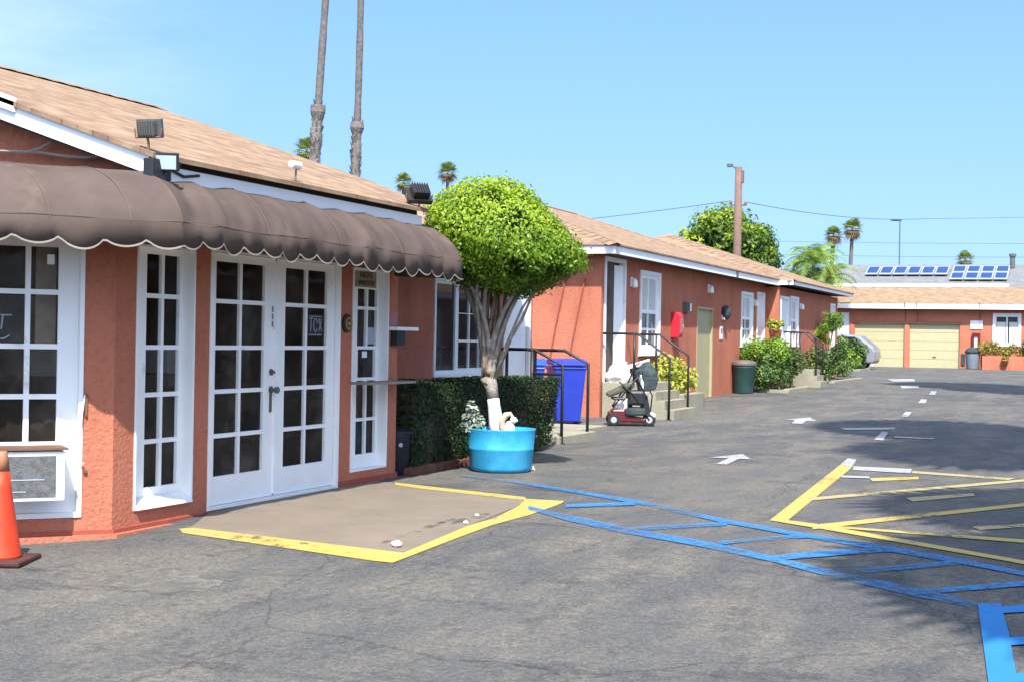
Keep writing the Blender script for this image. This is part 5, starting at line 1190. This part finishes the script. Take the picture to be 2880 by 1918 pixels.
tc0 = N(nt, 'ShaderNodeTexCoord'); mp0 = N(nt, 'ShaderNodeMapping'); mp0.inputs['Scale'].default_value = (2.2, 2.2, 9); mp0.inputs['Rotation'].default_value = (0, .25, .4)
L(nt, tc0.outputs['Generated'], mp0.inputs['Vector'])
nz0 = N(nt, 'ShaderNodeTexNoise'); nz0.inputs['Scale'].default_value = 1.6; nz0.inputs['Detail'].default_value = 7; nz0.inputs['Roughness'].default_value = .6
L(nt, mp0.outputs[0], nz0.inputs['Vector'])
# thin cirrus in the western sky (left of the view)
dot = N(nt, 'ShaderNodeVectorMath', operation='DOT_PRODUCT'); cdir = Vector((-.70, .66, .27)).normalized(); dot.inputs[1].default_value = cdir
L(nt, tc0.outputs['Generated'], dot.inputs[0])
msk = ramp(nt, dot.outputs['Value'], [(.965, (0, 0, 0)), (1.0, (.62, .62, .62))])
wsp = ramp(nt, nz0.outputs['Fac'], [(.40, (0, 0, 0)), (.72, (1, 1, 1))])
fac = mix(nt, 1.0, msk, wsp, 'MULTIPLY')
# flatten the horizon glow: look the sky up a little higher than the true direction
sx_ = N(nt, 'ShaderNodeSeparateXYZ'); cx_ = N(nt, 'ShaderNodeCombineXYZ'); L(nt, tc0.outputs['Generated'], sx_.inputs[0])
m1 = N(nt, 'ShaderNodeMath', operation='MULTIPLY'); m1.inputs[1].default_value = -2.6; L(nt, sx_.outputs['Z'], m1.inputs[0])
m2 = N(nt, 'ShaderNodeMath', operation='EXPONENT'); L(nt, m1.outputs[0], m2.inputs[0])
m3 = N(nt, 'ShaderNodeMath', operation='MULTIPLY_ADD'); m3.inputs[1].default_value = .26; L(nt, m2.outputs[0], m3.inputs[0]); L(nt, sx_.outputs['Z'], m3.inputs[2])
L(nt, sx_.outputs['X'], cx_.inputs[0]); L(nt, sx_.outputs['Y'], cx_.inputs[1]); L(nt, m3.outputs[0], cx_.inputs[2]); L(nt, cx_.outputs[0], sky.inputs['Vector'])
tint = mix(nt, 1.0, sky.outputs[0], (.69, .90, 1.08), 'MULTIPLY')
cl_ = mix(nt, fac, tint, (3.7, 4.2, 4.6))
m4 = N(nt, 'ShaderNodeMath', operation='MULTIPLY'); m4.inputs[1].default_value = -8; L(nt, sx_.outputs['Z'], m4.inputs[0])
m5 = N(nt, 'ShaderNodeMath', operation='EXPONENT'); L(nt, m4.outputs[0], m5.inputs[0])
m6 = N(nt, 'ShaderNodeMath', operation='MULTIPLY', use_clamp=True); m6.inputs[1].default_value = .55; L(nt, m5.outputs[0], m6.inputs[0])
cl_ = mix(nt, m6.outputs[0], cl_, (2.75, 3.55, 4.1))                # pale air low over the horizon
# unseen bright haze added round the sun, behind the camera, to fill shaded sides
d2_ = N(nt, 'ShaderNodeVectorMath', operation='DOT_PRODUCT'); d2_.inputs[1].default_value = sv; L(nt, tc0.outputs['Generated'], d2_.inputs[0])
fill_glow = ramp(nt, d2_.outputs['Value'], [(.30, (0, 0, 0)), (.62, (.55, .55, .55)), (.92, (1, 1, 1))])
cl_ = mix(nt, 1.0, cl_, mix(nt, 1.0, fill_glow, (3.9, 3.7, 3.35), 'MULTIPLY'), 'ADD')
for m_ in (cl_.node,): m_.clamp_result = False
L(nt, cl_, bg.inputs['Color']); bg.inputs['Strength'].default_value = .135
cam = bpy.data.cameras.new('camera'); co = bpy.data.objects.new('camera', cam); col.objects.link(co); scene.camera = co
yaw, roll, pit = R(22.1), R(1.03), R(.10)
f0 = Vector((-math.sin(yaw), math.cos(yaw), 0)); r0 = Vector((math.cos(yaw), math.sin(yaw), 0)); z0 = Vector((0, 0, 1))
fv = f0*math.cos(pit)-z0*math.sin(pit); u0 = f0*math.sin(pit)+z0*math.cos(pit)
rv = r0*math.cos(roll)+u0*math.sin(roll); uv = u0*math.cos(roll)-r0*math.sin(roll)
mw = Matrix((rv, uv, -fv)).transposed().to_4x4(); mw.translation = (0, 0, 1.40); co.matrix_world = mw
cam.lens = 51.0; cam.sensor_width = 36; cam.clip_start = .05; cam.clip_end = 2000
vs = scene.view_settings; vs.view_transform = 'Standard'; vs.look = 'None'; vs.exposure = 1.15; vs.gamma = 1; vs.use_curve_mapping = False
scene.render.engine = 'CYCLES'; scene.cycles.max_bounces = 6; scene.cycles.transparent_max_bounces = 12; scene.cycles.caustics_reflective = False; scene.cycles.caustics_refractive = False
